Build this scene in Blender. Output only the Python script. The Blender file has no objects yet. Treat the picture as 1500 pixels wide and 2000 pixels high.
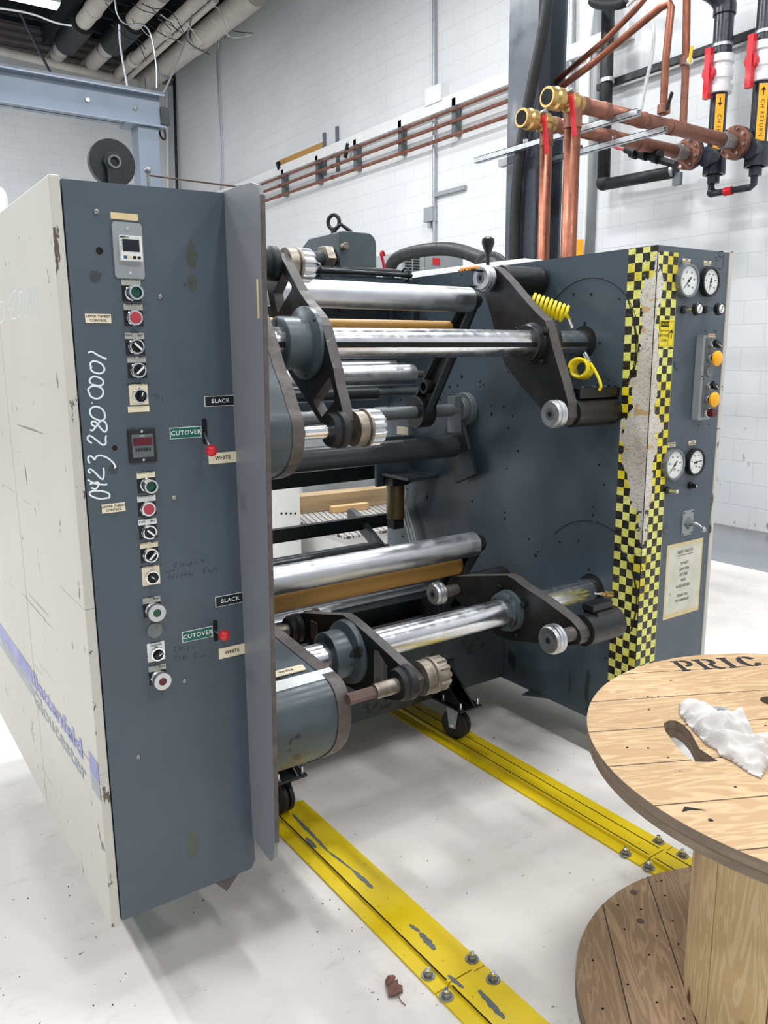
import bpy, bmesh, math, random
from mathutils import Vector, Matrix
random.seed(7)
scene = bpy.context.scene
C = scene.collection
V = Vector

# ------------------------------------------------------------------ camera
F, PITCH, YAW, ROLL, CAMH = 1563.31, 0.19503, 0.60752, -0.00862, 1.6
def _rot():
    cy, sy = math.cos(YAW), math.sin(YAW); cp, sp = math.cos(PITCH), math.sin(PITCH); cr, sr = math.cos(ROLL), math.sin(ROLL)
    B = Matrix(((1, 0, 0), (0, 0, -1), (0, 1, 0)))
    Ry = Matrix(((cy, -sy, 0), (sy, cy, 0), (0, 0, 1)))
    Rp = Matrix(((1, 0, 0), (0, cp, -sp), (0, sp, cp)))
    Rr = Matrix(((cr, -sr, 0), (sr, cr, 0), (0, 0, 1)))
    return Rr @ Rp @ B @ Ry
MR = _rot()
cam = bpy.data.objects.new('camera', bpy.data.cameras.new('camera')); C.objects.link(cam)
mw = Matrix((MR[0], -MR[1], -MR[2])).transposed().to_4x4(); mw.translation = (0, 0, CAMH)
cam.matrix_world = mw
cam.data.sensor_fit = 'VERTICAL'; cam.data.sensor_height = 36; cam.data.lens = F / 2000 * 36
cam.data.clip_start = 0.05; cam.data.clip_end = 200
scene.camera = cam
def _ray(x, y): return MR.transposed() @ V(((x - 750) / F, (y - 1000) / F, 1))
def PX(x, y, X): d = _ray(x, y); return V((0, 0, CAMH)) + d * (X / d.x)
def PY(x, y, Y): d = _ray(x, y); return V((0, 0, CAMH)) + d * (Y / d.y)
def PZ(x, y, Z): d = _ray(x, y); return V((0, 0, CAMH)) + d * ((Z - CAMH) / d.z)

# ------------------------------------------------------------------ light
scene.view_settings.view_transform = 'Standard'; scene.view_settings.look = 'None'
scene.view_settings.gamma = 1; scene.view_settings.use_curve_mapping = False
scene.view_settings.exposure = -0.10
w = bpy.data.worlds.new('world'); scene.world = w; w.use_nodes = True
w.node_tree.nodes['Background'].inputs[0].default_value = (0.80, 0.85, 0.93, 1)
w.node_tree.nodes['Background'].inputs[1].default_value = 0.62
LAMPS = [(x, y) for x in (-2.4, 1.7, 4.6) for y in (-3.0, 0.9, 5.0)] + [(-3.2, 9.6), (-3.2, 13.8), (2.4, 8.6)]
LAMP_W = {-3.0: 120, 0.9: 125, 5.0: 215, 9.6: 330, 8.6: 320, 13.8: 330}
for (x, y) in LAMPS:
    l = bpy.data.lights.new('strip_lamp', 'AREA'); l.shape = 'RECTANGLE'; l.size = 0.28; l.size_y = 1.25
    l.energy = LAMP_W[y]; l.color = (0.96, 0.98, 1.0)
    o = bpy.data.objects.new('strip_lamp', l); o.location = (x, y, 6.55); C.objects.link(o)

# ------------------------------------------------------------------ materials
class NT:
    def __init__(s, name):
        s.m = bpy.data.materials.new(name); s.m.use_nodes = True; s.t = s.m.node_tree; s.b = s.t.nodes['Principled BSDF']
        s.co = s.n('ShaderNodeTexCoord').outputs['Object']
    def n(s, t, **k):
        q = s.t.nodes.new(t)
        for a, v in k.items(): setattr(q, a, v)
        return q
    def put(s, sock, v):
        if hasattr(v, 'links') or isinstance(v, bpy.types.NodeSocket): s.t.links.new(v, sock)
        else:
            if sock.type == 'VALUE' and isinstance(v, int): v = float(v)
            if isinstance(v, (tuple, list)) and len(v) == 3 and sock.type == 'RGBA': v = (*v, 1)
            sock.default_value = v
    def map(s, scale=(1, 1, 1), rot=(0, 0, 0), loc=(0, 0, 0), co=None):
        q = s.n('ShaderNodeMapping'); s.put(q.inputs[0], co or s.co)
        q.inputs['Scale'].default_value = scale; q.inputs['Rotation'].default_value = rot; q.inputs['Location'].default_value = loc
        return q.outputs[0]
    def noise(s, scale, detail=4, co=None, dist=0, rough=.5):
        q = s.n('ShaderNodeTexNoise'); s.put(q.inputs['Vector'], co or s.co)
        q.inputs['Scale'].default_value = scale; q.inputs['Detail'].default_value = detail; q.inputs['Distortion'].default_value = dist
        q.inputs['Roughness'].default_value = rough
        return q.outputs[0]
    def ramp(s, f, a, b, ca=0., cb=1.):
        q = s.n('ShaderNodeMapRange'); s.put(q.inputs[0], f)
        for i, v in enumerate((a, b, ca, cb)): q.inputs[1 + i].default_value = v
        return q.outputs[0]
    def math(s, op, a, b=0., c=0.):
        q = s.n('ShaderNodeMath', operation=op); s.put(q.inputs[0], a); s.put(q.inputs[1], b); s.put(q.inputs[2], c); return q.outputs[0]
    def mix(s, f, a, b):
        q = s.n('ShaderNodeMix', data_type='RGBA'); s.put(q.inputs[0], f); s.put(q.inputs[6], a); s.put(q.inputs[7], b); return q.outputs[2]
    def sep(s, co=None):
        q = s.n('ShaderNodeSeparateXYZ'); s.put(q.inputs[0], co or s.co); return q.outputs
    def comb(s, x, y, z):
        q = s.n('ShaderNodeCombineXYZ'); s.put(q.inputs[0], x); s.put(q.inputs[1], y); s.put(q.inputs[2], z); return q.outputs[0]
    def bump(s, h, strength=.3, dist=.002):
        q = s.n('ShaderNodeBump'); s.put(q.inputs['Height'], h); q.inputs['Strength'].default_value = strength; q.inputs['Distance'].default_value = dist
        s.t.links.new(q.outputs[0], s.b.inputs['Normal'])
    def out(s, col=None, rough=None, metal=None, spec=None):
        if col is not None: s.put(s.b.inputs['Base Color'], col)
        if rough is not None: s.put(s.b.inputs['Roughness'], rough)
        if metal is not None: s.put(s.b.inputs['Metallic'], metal)
        if spec is not None: s.put(s.b.inputs['Specular IOR Level'], spec)
        return s.m
def lin(r, g, b):
    f = lambda c: (c / 255 / 12.92) if c <= 10 else ((c / 255 + .055) / 1.055) ** 2.4
    return (f(r), f(g), f(b))
def paint(name, col, rough=.5, metal=0., var=.12, vs=5, spots=(), bump=0, bs=200, rv=.1, stretch=(1, 1, 1)):
    t = NT(name)
    n1 = t.noise(vs, 5, t.map(stretch))
    c = t.mix(t.ramp(n1, .3, .7), tuple(x * (1 - var) for x in col), tuple(min(1, x * (1 + var)) for x in col))
    for (sc, scale, lo, st, seed) in spots:
        n2 = t.noise(scale, 3, t.map(st, loc=(seed, seed * .7, seed * 1.3)), rough=.6)
        c = t.mix(t.ramp(n2, lo, lo + .03), c, sc)
    r = t.ramp(t.noise(vs * 2.3, 3), .3, .7, max(.02, rough - rv), rough + rv)
    if bump: t.bump(t.noise(bs, 2), bump, .001)
    return t.out(c, r, metal)
GREY = lin(82, 92, 102)
M = {}
M['panel'] = paint('panel_paint', lin(76, 86, 95), .40, var=.11, vs=3, spots=[(lin(120, 125, 122), 60, .77, (1, 1, 1), 9)])
M['flange'] = paint('guard_paint', lin(124, 127, 132), .4, var=.06, vs=2, spots=[(lin(70, 72, 75), 18, .74, (1, 1, .4), 5)])
M['inner'] = paint('frame_paint', lin(68, 80, 89), .38, var=.14, vs=2.5, spots=[(lin(38, 44, 48), 4, .66, (1, 1, .4), 5)])
M['beam'] = paint('dark_beam_paint', lin(48, 54, 57), .5, var=.2, vs=4, spots=[(lin(28, 28, 28), 9, .6, (1, 1, 1), 2)])
M['cast'] = paint('housing_paint', lin(72, 82, 87), .38, var=.18, vs=7, spots=[(lin(40, 42, 42), 8, .60, (1, 1, 1), 2), (lin(170, 172, 168), 60, .74, (1, 1, 1), 6)])
M['black'] = paint('blackened_steel', lin(27, 26, 27), .40, var=.25, vs=9, spots=[(lin(62, 56, 52), 40, .70, (1, 1, 1), 2), (lin(150, 148, 142), 190, .78, (1, 1, 1), 7)])
M['arm_edge'] = paint('grey_arm_edge', lin(74, 70, 69), .5, var=.2, vs=14, spots=[(lin(120, 114, 106), 60, .68, (1, 1, 1), 3)])  # paler grey than the broad black arm faces, with random specks
M['edge'] = paint('worn_edge_steel', lin(92, 86, 83), .5, metal=.3, var=.25, vs=40)
M['rusty'] = paint('brown_primer_steel', lin(96, 74, 68), .6, var=.2, vs=20)
M['jet'] = paint('jet_black_paint', lin(15, 16, 18), .38, var=.1)
M['rubber'] = paint('black_rubber', lin(22, 22, 23), .55, var=.15, vs=9)
M['pvc'] = paint('black_plastic_pipe', lin(40, 43, 52), .3, var=.06)
M['white_pvc'] = paint('white_plastic_pipe', lin(226, 228, 230), .3, var=.03)
M['chrome'] = paint('ground_chrome', (.74, .75, .77), .24, 1, var=.10, vs=14, rv=.07, stretch=(1, 1, 1), spots=[(lin(90, 88, 84), 70, .77, (.15, 1, 1), 3)])
M['alu'] = paint('brushed_aluminium', (.63, .64, .66), .38, 1, var=.09, vs=10, rv=.08, spots=[(lin(140, 140, 140), 26, .70, (.4, 1, 1), 3)])
M['bright'] = paint('bright_nickel', (.85, .86, .87), .16, 1, var=.05)
M['oldmetal'] = paint('dull_worn_steel', lin(140, 132, 120), .45, .8, var=.35, vs=30, bump=.4)
M['zinc'] = paint('galvanised_steel', lin(178, 182, 186), .38, .85, var=.12, vs=25)
M['grey_metal'] = paint('pale_grey_enclosure', lin(150, 154, 156), .45, .1, var=.06)
M['tan'] = paint('tan_rubber_roller', lin(178, 134, 66), .5, var=.07, vs=4)
M['dark_roller'] = paint('dark_grey_roller', lin(66, 70, 72), .35, .3, var=.12, vs=4)
M['tube'] = paint('grey_steel_tube', lin(98, 104, 106), .42, .2, var=.15, vs=7)
M['copper'] = paint('copper_pipe', lin(132, 84, 66), .45, .85, var=.25, vs=9)
M['copper_old'] = paint('aged_copper_pipe', lin(136, 92, 76), .5, .6, var=.25, vs=8)
M['brass'] = paint('brass', lin(186, 156, 98), .34, .9, var=.1)
M['red'] = paint('red_plastic', lin(200, 32, 44), .3, var=.08)
M['red_dull'] = paint('dull_red_plastic', lin(176, 60, 70), .35, var=.08)
M['darkred'] = paint('dark_red_lens', lin(88, 20, 26), .25, var=.05)
M['green'] = paint('green_button_plastic', lin(12, 72, 50), .3, var=.08)
M['labelgreen'] = paint('green_engraved_plastic', lin(6, 96, 82), .4, var=.04)
M['yellow'] = paint('yellow_plastic', lin(250, 176, 8), .35, var=.04)
M['hose'] = paint('yellow_air_hose', lin(236, 214, 20), .3, var=.06)
M['cream'] = paint('cream_engraved_plastic', lin(232, 220, 190), .45, var=.05, vs=20)
M['oldtape'] = paint('yellowed_tape', lin(216, 196, 148), .5, var=.07, vs=30)
M['blacklabel'] = paint('black_engraved_plastic', lin(18, 20, 24), .35, var=.05)
M['ink'] = paint('black_ink', lin(22, 22, 26), .6, var=.05)
M['fadedink'] = paint('faded_marker_ink', lin(52, 60, 66), .6, var=.05)
M['paintpen'] = paint('white_paint_marker', lin(226, 234, 238), .5, var=.04)
M['whiteink'] = paint('white_lettering', lin(228, 230, 226), .5, var=.02)
M['legend'] = paint('silver_legend_plate', lin(190, 188, 178), .35, .5, var=.07, vs=30)
M['hole'] = paint('dark_hole', lin(8, 9, 10), .9, var=.05)
M['offwhite'] = None
M['grey_disc'] = paint('grey_blank_plug', lin(112, 114, 114), .45, var=.04)
M['lcd'] = paint('dark_display_glass', lin(26, 30, 38), .12, var=.03)
M['display_white'] = paint('white_controller_bezel', lin(226, 226, 222), .4, var=.03)
M['reddisplay'] = paint('dark_red_display', lin(92, 22, 36), .2, var=.1)
M['boltsteel'] = paint('bolt_steel', lin(150, 150, 148), .35, .8, var=.2, vs=60)
M['gantry'] = paint('gantry_paint', lin(108, 119, 133), .42, var=.06, vs=2)
M['column'] = paint('column_paint', lin(70, 75, 83), .32, var=.06, vs=2)
M['pipewrap'] = paint('off_white_pipe_wrap', lin(186, 182, 174), .6, var=.1, vs=6, spots=[(lin(120, 112, 104), 12, .7, (1, 1, 1), 2)])
M['ceiling'] = paint('dark_ceiling_deck', lin(34, 36, 42), .8, var=.25, vs=2)
M['ceiling_pale'] = paint('grey_ceiling_band', lin(112, 108, 106), .7, var=.1, vs=2)
M['cablewhite'] = paint('white_cable', lin(206, 208, 210), .5, var=.05)
M['leaf'] = paint('dry_brown_leaf', lin(104, 66, 54), .6, var=.2, vs=40)
M['machine_white'] = paint('white_machine_paint', lin(222, 222, 220), .4, var=.04, vs=3)
M['blue_stripe'] = paint('blue_stripe', lin(52, 84, 124), .4, var=.05)
M['orange'] = paint('orange_label', lin(232, 140, 40), .5, var=.05)
M['timber'] = paint('rough_timber', lin(166, 142, 108), .75, var=.22, vs=6, stretch=(.2, 1, 3))
M['timber_pale'] = paint('pale_sawn_timber', lin(210, 170, 120), .7, var=.12, vs=8, stretch=(.2, 1, 3))
M['filter'] = paint('amber_filter_bowl', lin(96, 82, 44), .3, var=.2, vs=9)
M['clear'] = paint('translucent_tube', lin(205, 208, 205), .35, var=.04)

def m_offwhite():
    t = NT('chipped_off_white_paint')
    c = t.mix(t.ramp(t.noise(1.5, 4), .3, .7), lin(186, 184, 174), lin(200, 198, 188))
    x, y, z = t.sep()
    # paint chips, more of them towards the front corner post and the bottom
    n = t.noise(34, 5, t.map((1, .8, .35)), rough=.65)
    near = t.ramp(y, -.78, -.60, 1, 0)
    edge = t.math('ADD', t.math('MULTIPLY', near, .06), t.math('MULTIPLY', t.ramp(z, 1.75, 1.95), t.math('MULTIPLY', near, .06)))
    c = t.mix(t.ramp(t.math('ADD', n, edge), .665, .68), c, lin(96, 84, 76))
    n = t.noise(5, 6, t.map((1, 2.2, .6), rot=(.9, 0, 0)), rough=.72)
    low = t.ramp(z, 0., 1.5, .075, 0)
    c = t.mix(t.ramp(t.math('ADD', n, low), .70, .71), c, lin(112, 98, 90))
    n = t.noise(2.6, 2, t.map((1, .35, 22), rot=(.75, 0, 0)))
    c = t.mix(t.math('MULTIPLY', t.ramp(n, .70, .72), .8), c, lin(96, 88, 82))
    return t.out(c, .45)
M['offwhite'] = m_offwhite()
def m_floor():
    t = NT('white_epoxy_floor')
    c = t.mix(t.ramp(t.noise(.8, 5), .3, .7), lin(216, 212, 206), lin(230, 227, 222))
    c = t.mix(t.ramp(t.noise(26, 3), .735, .75), c, lin(150, 144, 136))
    n = t.noise(2.2, 5, t.map((1, 1, 1), loc=(3, 3, 3)), rough=.7)
    c = t.mix(t.math('MULTIPLY', t.ramp(n, .50, .80), .40), c, lin(170, 158, 148))
    c = t.mix(t.math('MULTIPLY', t.ramp(t.noise(5, 6, t.map((1, 3, 1), rot=(0, 0, .6)), rough=.75), .58, .70), .25), c, lin(150, 140, 132))
    c = t.mix(t.ramp(t.noise(90, 2, t.map((1, 1, 1), loc=(9, 1, 1))), .79, .8), c, lin(70, 66, 62))
    x, y, z = t.sep()
    g = t.mix(t.ramp(t.noise(1.5, 5), .35, .7), lin(128, 131, 136), lin(140, 144, 150))
    g = t.mix(t.ramp(t.math('ADD', x, t.math('MULTIPLY', t.noise(3, 4), .5)), 6.6, 7.0), g, lin(100, 98, 98))
    c = t.mix(t.math('GREATER_THAN', x, 5.55), c, g)
    r = t.ramp(t.noise(3, 5), .3, .7, .16, .30)
    t.bump(t.noise(1.2, 2), .12, .01)
    return t.out(c, r, 0, .5)
M['floor'] = m_floor()
def m_block():
    t = NT('white_painted_block')
    x, y, z = t.sep()
    v = t.comb(t.math('ADD', x, y), z, 0.)
    b = t.n('ShaderNodeTexBrick'); t.put(b.inputs['Vector'], v)
    b.inputs['Scale'].default_value = 1; b.inputs['Mortar Size'].default_value = .006; b.inputs['Mortar Smooth'].default_value = .4
    b.inputs['Brick Width'].default_value = .406; b.inputs['Row Height'].default_value = .203
    f = b.outputs['Fac']
    c = t.mix(t.ramp(t.noise(.7, 4), .3, .7), lin(206, 207, 208), lin(220, 221, 222))
    c = t.mix(t.math('MULTIPLY', f, .24), c, lin(176, 176, 178))
    low = t.ramp(z, 0, 1.6, .10, 0)
    c = t.mix(t.ramp(t.math('ADD', t.noise(6, 6, rough=.7), low), .70, .75), c, lin(140, 136, 132))
    h = t.math('SUBTRACT', t.math('MULTIPLY', t.noise(70, 3), .15), f)
    t.bump(h, .4, .003)
    return t.out(c, .5)
M['block'] = m_block()
def m_rail():
    t = NT('chipped_yellow_floor_paint')
    c = t.mix(t.ramp(t.noise(4, 4), .3, .7), lin(208, 178, 8), lin(228, 200, 14))
    c = t.mix(t.ramp(t.noise(60, 4, t.map((1, .4, 1)), rough=.7), .66, .70), c, lin(110, 100, 20))
    n = t.noise(7, 5, t.map((1.4, .25, 1), loc=(2, 5, 0)), rough=.6)
    c = t.mix(t.ramp(n, .70, .71), c, lin(92, 94, 90))
    return t.out(c, .38)
M['rail'] = m_rail()
def m_wood(name, ang, c1, c2, board=.14, off=0.):
    t = NT(name)
    p = t.map(rot=(0, 0, -ang), loc=(off, off, 0))
    x, y, z = t.sep(p)
    q = t.math('DIVIDE', y, board); idx = t.math('FLOOR', q); fr = t.math('FRACT', q)
    hx = t.math('FRACT', t.math('MULTIPLY', t.math('SINE', t.math('MULTIPLY', idx, 12.9)), 437.5))
    co = t.comb(t.math('ADD', x, t.math('MULTIPLY', hx, 31.)), t.math('ADD', y, t.math('MULTIPLY', hx, 7.)), z)
    g = t.noise(2.2, 3, t.map((1, 6, 6), co=co), dist=.6)
    rings = t.math('SINE', t.math('MULTIPLY', g, 70.))
    fine = t.noise(30, 4, t.map((.25, 9, 9), co=co), rough=.6)
    c = t.mix(t.ramp(rings, -.2, .9), c1, c2)
    c = t.mix(t.math('MULTIPLY', t.ramp(fine, .45, .75), .45), c, tuple(v * .6 for v in c2))
    c = t.mix(t.math('MULTIPLY', hx, .25), c, tuple(v * .75 for v in c1))
    vo = t.n('ShaderNodeTexVoronoi'); t.put(vo.inputs['Vector'], t.map((2.4, 6, 6), co=co)); vo.inputs['Scale'].default_value = 1.2
    c = t.mix(t.ramp(vo.outputs['Distance'], .10, .07), c, lin(78, 46, 26))
    c = t.mix(t.ramp(t.noise(30, 3, t.map((1, 2.5, 1), co=co)), .735, .75), c, lin(84, 62, 42))
    seam = t.math('MAXIMUM', t.math('LESS_THAN', fr, .012), t.math('GREATER_THAN', fr, .99))
    c = t.mix(seam, c, lin(58, 38, 22))
    t.bump(t.math('SUBTRACT', t.math('MULTIPLY', fine, .3), seam), .35, .003)
    return t.out(c, .62)
def m_check(name, ox, sq, axis, z0, corner_dir):
    # checkered hazard tape, worn through to white backing and brown board near the corner
    t = NT(name); x, y, z = t.sep()
    u = t.math('ADD', x if axis == 'x' else y, ox)
    a = t.math('FLOOR', t.math('DIVIDE', u, sq)); b = t.math('FLOOR', t.math('DIVIDE', t.math('ADD', z, z0), sq))
    ck = t.math('MODULO', t.math('ADD', t.math('ADD', a, b), 1000.), 2.)
    band = t.math('MULTIPLY', t.math('GREATER_THAN', z, 1.10), t.math('LESS_THAN', z, 1.50))
    yel = t.mix(t.ramp(t.noise(9, 3), .35, .7), lin(226, 226, 104), lin(238, 236, 140))
    yel = t.mix(t.math('MULTIPLY', band, 1.), yel, lin(240, 222, 40))
    yel = t.mix(t.ramp(t.noise(5, 2), .58, .62), yel, lin(222, 206, 60))
    c = t.mix(t.ramp(ck, .4, .6), yel, lin(20, 20, 22))
    cr = t.noise(38, 2, t.map((1, 1, 3.5)), rough=.6)
    c = t.mix(t.ramp(t.math('ABSOLUTE', t.math('SUBTRACT', cr, .5)), .012, .004), c, lin(110, 104, 60))
    # wear
    prox = t.math('MULTIPLY', t.math('ABSOLUTE', u), corner_dir)
    hgt = t.math('MULTIPLY', t.ramp(z, .78, 1.0, 0., 1.), t.ramp(z, 1.93, 1.78, .6, 1.))
    extra = t.math('MULTIPLY', t.math('MULTIPLY', t.ramp(z, 1.16, 1.24), t.ramp(z, 1.42, 1.36)), .2)
    wn = t.math('ADD', t.math('ADD', t.noise(13, 5, t.map((1, 1, .8)), rough=.6), extra), t.math('ADD', .17, t.math('MULTIPLY', prox, -1.)))
    wn = t.math('ADD', wn, t.math('MULTIPLY', t.math('SUBTRACT', hgt, 1.), .45))
    wm = t.ramp(wn, .5, .51)
    wh = t.mix(t.ramp(t.noise(6, 3), .35, .65), lin(222, 219, 212), lin(204, 196, 180))
    wh = t.mix(t.ramp(t.math('ABSOLUTE', t.math('SUBTRACT', cr, .5)), .018, .006), wh, lin(118, 106, 90))
    wh = t.mix(t.ramp(t.noise(11, 2, t.map((1, 1, 2.2), loc=(4, 4, 4))), .63, .65), wh, lin(196, 164, 120))
    c = t.mix(wm, c, wh)
    return t.out(c, .42)

# ------------------------------------------------------------------ mesh builder
def frame_for(d):
    d = d.normalized(); a = V((0, 0, 1)) if abs(d.z) < .9 else V((1, 0, 0))
    u = a.cross(d).normalized(); return d, u, d.cross(u)
class MB:
    def __init__(s): s.v = []; s.f = []; s.mi = []; s.sm = []; s.mats = []
    def _m(s, m):
        m = M[m] if isinstance(m, str) else m
        if m not in s.mats: s.mats.append(m)
        return s.mats.index(m)
    def add(s, vs, fs, m, smooth=False):
        k = len(s.v); i = s._m(m); s.v += [V(p) for p in vs]
        for f in fs: s.f.append([k + q for q in f]); s.mi.append(i); s.sm.append(smooth)
        return s
    def box(s, a, b, m, R=None, piv=None):
        a, b = V(a), V(b); lo = [min(a[i], b[i]) for i in range(3)]; hi = [max(a[i], b[i]) for i in range(3)]
        vs = [V((x, y, z)) for x in (lo[0], hi[0]) for y in (lo[1], hi[1]) for z in (lo[2], hi[2])]
        if R: piv = V(piv) if piv else (a + b) / 2; vs = [R @ (p - piv) + piv for p in vs]
        return s.add(vs, [(0, 1, 3, 2), (4, 6, 7, 5), (0, 4, 5, 1), (2, 3, 7, 6), (0, 2, 6, 4), (1, 5, 7, 3)], m)
    def obox(s, p0, p1, w, h, m, up=(0, 0, 1)):
        p0, p1 = V(p0), V(p1); d = (p1 - p0).normalized(); side = d.cross(V(up)).normalized(); u = side.cross(d)
        vs = [p + side * (a * w / 2) + u * (b * h / 2) for p in (p0, p1) for a in (-1, 1) for b in (-1, 1)]
        return s.add(vs, [(0, 2, 3, 1), (4, 5, 7, 6), (0, 1, 5, 4), (2, 6, 7, 3), (0, 4, 6, 2), (1, 3, 7, 5)], m)
    def lathe(s, p, d, prof, m, n=36, teeth=0, td=0.):
        p = V(p); d, u, w = frame_for(V(d)); vs = []; fs = []
        for (t, r) in prof:
            for k in range(n):
                a = 2 * math.pi * k / n; rr = r
                if teeth and r > .001: rr = r - (td if (k % (n // teeth)) < (n // teeth) / 2 else 0)
                vs.append(p + d * t + (u * math.cos(a) + w * math.sin(a)) * rr)
        for j in range(len(prof) - 1):
            for k in range(n): fs.append((j * n + k, j * n + (k + 1) % n, (j + 1) * n + (k + 1) % n, (j + 1) * n + k))
        s.add(vs, fs, m, True)
        k0 = len(s.v) - len(vs); i = s._m(m)
        for j in (0, len(prof) - 1):
            if prof[j][1] > .0005:
                f = [k0 + j * n + k for k in range(n)]; s.f.append(f if j else f[::-1]); s.mi.append(i); s.sm.append(False)
        return s
    def cyl(s, a, b, r, m, n=36, r2=None):
        a, b = V(a), V(b); L = (b - a).length; e = min(.0015, L * .2, r * .2); r2 = r if r2 is None else r2
        return s.lathe(a, b - a, [(0, r - e), (e, r), (L - e, r2), (L, r2 - e)], m, n)
    def ring(s, a, b, ro, ri, m, n=40):
        a, b = V(a), V(b); L = (b - a).length
        return s.lathe(a, b - a, [(0, ri), (0, ro), (L, ro), (L, ri), (0, ri)], m, n) if False else s._ring(a, b, ro, ri, m, n)
    def _ring(s, a, b, ro, ri, m, n):
        d, u, w = frame_for(b - a); vs = []; fs = []
        for (p, r) in ((a, ri), (a, ro), (b, ro), (b, ri)):
            for k in range(n):
                t = 2 * math.pi * k / n; vs.append(p + (u * math.cos(t) + w * math.sin(t)) * r)
        for j in range(4):
            for k in range(n): fs.append((j * n + k, j * n + (k + 1) % n, ((j + 1) % 4) * n + (k + 1) % n, ((j + 1) % 4) * n + k))
        return s.add(vs, fs, m)
    def tube(s, pts, r, m, n=10, closed=False, smooth_path=0):
        pts = [V(p) for p in pts]
        for _ in range(smooth_path):
            q = [pts[0]]
            for a, b in zip(pts, pts[1:]): q += [a * .75 + b * .25, a * .25 + b * .75]
            pts = q + [pts[-1]]
        vs = []; fs = []; u = None
        for i, p in enumerate(pts):
            d = (pts[min(i + 1, len(pts) - 1)] - pts[max(i - 1, 0)])
            if d.length < 1e-9: d = V((0, 0, 1))
            d.normalize()
            if u is None: _, u, _ = frame_for(d)
            u = (u - d * u.dot(d)).normalized(); w = d.cross(u)
            for k in range(n): a = 2 * math.pi * k / n; vs.append(p + (u * math.cos(a) + w * math.sin(a)) * r)
        for j in range(len(pts) - 1):
            for k in range(n): fs.append((j * n + k, j * n + (k + 1) % n, (j + 1) * n + (k + 1) % n, (j + 1) * n + k))
        s.add(vs, fs, m, True); k0 = len(s.v) - len(vs); i = s._m(m)
        for f in ([k0 + k for k in range(n)][::-1], [k0 + (len(pts) - 1) * n + k for k in range(n)]): s.f.append(f); s.mi.append(i); s.sm.append(False)
        return s
    def sphere(s, c, r, m, n=20, sc=(1, 1, 1)):
        prof = [(-r * math.cos(math.pi * k / n), r * math.sin(math.pi * k / n)) for k in range(n + 1)]
        k0 = len(s.v); s.lathe(V((0, 0, 0)), V((0, 0, 1)), prof, m, n * 2)
        for k in range(k0, len(s.v)): p = s.v[k]; s.v[k] = V(c) + V((p.x * sc[0], p.y * sc[1], p.z * sc[2]))
        return s
    def _curve(s, cu, mat4, m, smooth=False):
        ob = bpy.data.objects.new('tmp', cu); C.objects.link(ob)
        bpy.context.view_layer.update()
        dg = bpy.context.evaluated_depsgraph_get(); me = bpy.data.meshes.new_from_object(ob.evaluated_get(dg))
        s.add([mat4 @ v.co for v in me.vertices], [tuple(p.vertices) for p in me.polygons], m, smooth)
        bpy.data.objects.remove(ob); bpy.data.curves.remove(cu); bpy.data.meshes.remove(me); return s
    def plate(s, loops, o, u, v, th, m):
        # 2-D outline with holes (u, v metres), extruded by th along u x v, centred half a thickness on
        cu = bpy.data.curves.new('c', 'CURVE'); cu.dimensions = '2D'; cu.fill_mode = 'BOTH'; cu.extrude = abs(th) / 2
        for lp in loops:
            sp = cu.splines.new('POLY'); sp.points.add(len(lp) - 1); sp.use_cyclic_u = True
            for i, (a, b) in enumerate(lp): sp.points[i].co = (a, b, 0, 1)
        u, v = V(u), V(v); n = u.cross(v)
        mt = Matrix((u, v, n)).transposed().to_4x4(); mt.translation = V(o) + n * (th / 2)
        return s._curve(cu, mt, m)
    def xplate(s, pts, X, th, m, holes=()):
        # outline of world points on the plane X, extruded towards +X
        f = lambda P: [(p[1], p[2]) for p in P]
        return s.plate([f(pts)] + [f(h) for h in holes], (X, 0, 0), (0, 1, 0), (0, 0, 1), th, m)
    def text(s, body, o, u, v, h, m, align='CENTER', bold=0., sx=1., spacing=1.):
        cu = bpy.data.curves.new('t', 'FONT'); cu.body = body; cu.size = h / .70; cu.align_x = align; cu.align_y = 'CENTER'
        cu.offset = bold; cu.space_character = spacing; cu.resolution_u = 3
        u, v = V(u).normalized(), V(v).normalized(); n = u.cross(v)
        mt = Matrix((u * sx, v, n)).transposed().to_4x4(); mt.translation = V(o)
        return s._curve(cu, mt, m)
    def build(s, name, parent=None, bevel=0., label=None, seg=2, world=False):
        me = bpy.data.meshes.new(name)
        if parent is not None: org = V(parent['_o'])
        elif world: org = V((0, 0, 0))
        else:
            lo = [min(p[i] for p in s.v) for i in range(3)]; hi = [max(p[i] for p in s.v) for i in range(3)]
            org = V(((lo[0] + hi[0]) / 2, (lo[1] + hi[1]) / 2, lo[2]))
        me.from_pydata([p - org for p in s.v], [], s.f)
        for m in s.mats: me.materials.append(m)
        for p, i, q in zip(me.polygons, s.mi, s.sm): p.material_index = i; p.use_smooth = q
        bm = bmesh.new(); bm.from_mesh(me); bmesh.ops.remove_doubles(bm, verts=bm.verts, dist=1e-6) if s.sm.count(True) == 0 and bevel else None
        bmesh.ops.recalc_face_normals(bm, faces=bm.faces)
        for e in bm.edges:
            if len(e.link_faces) == 2 and e.link_faces[0].smooth and e.link_faces[1].smooth and e.calc_face_angle(0) > .6: e.smooth = False
        bm.to_mesh(me); bm.free()
        o = bpy.data.objects.new(name, me); C.objects.link(o)
        if parent is not None: o.parent = parent; o['_o'] = parent['_o']
        else: o['_o'] = tuple(org); o.location = org
        if bevel:
            b = o.modifiers.new('bevel', 'BEVEL'); b.width = bevel; b.segments = seg; b.limit_method = 'ANGLE'; b.angle_limit = .6
        if label: o['label'] = label
        return o
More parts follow.
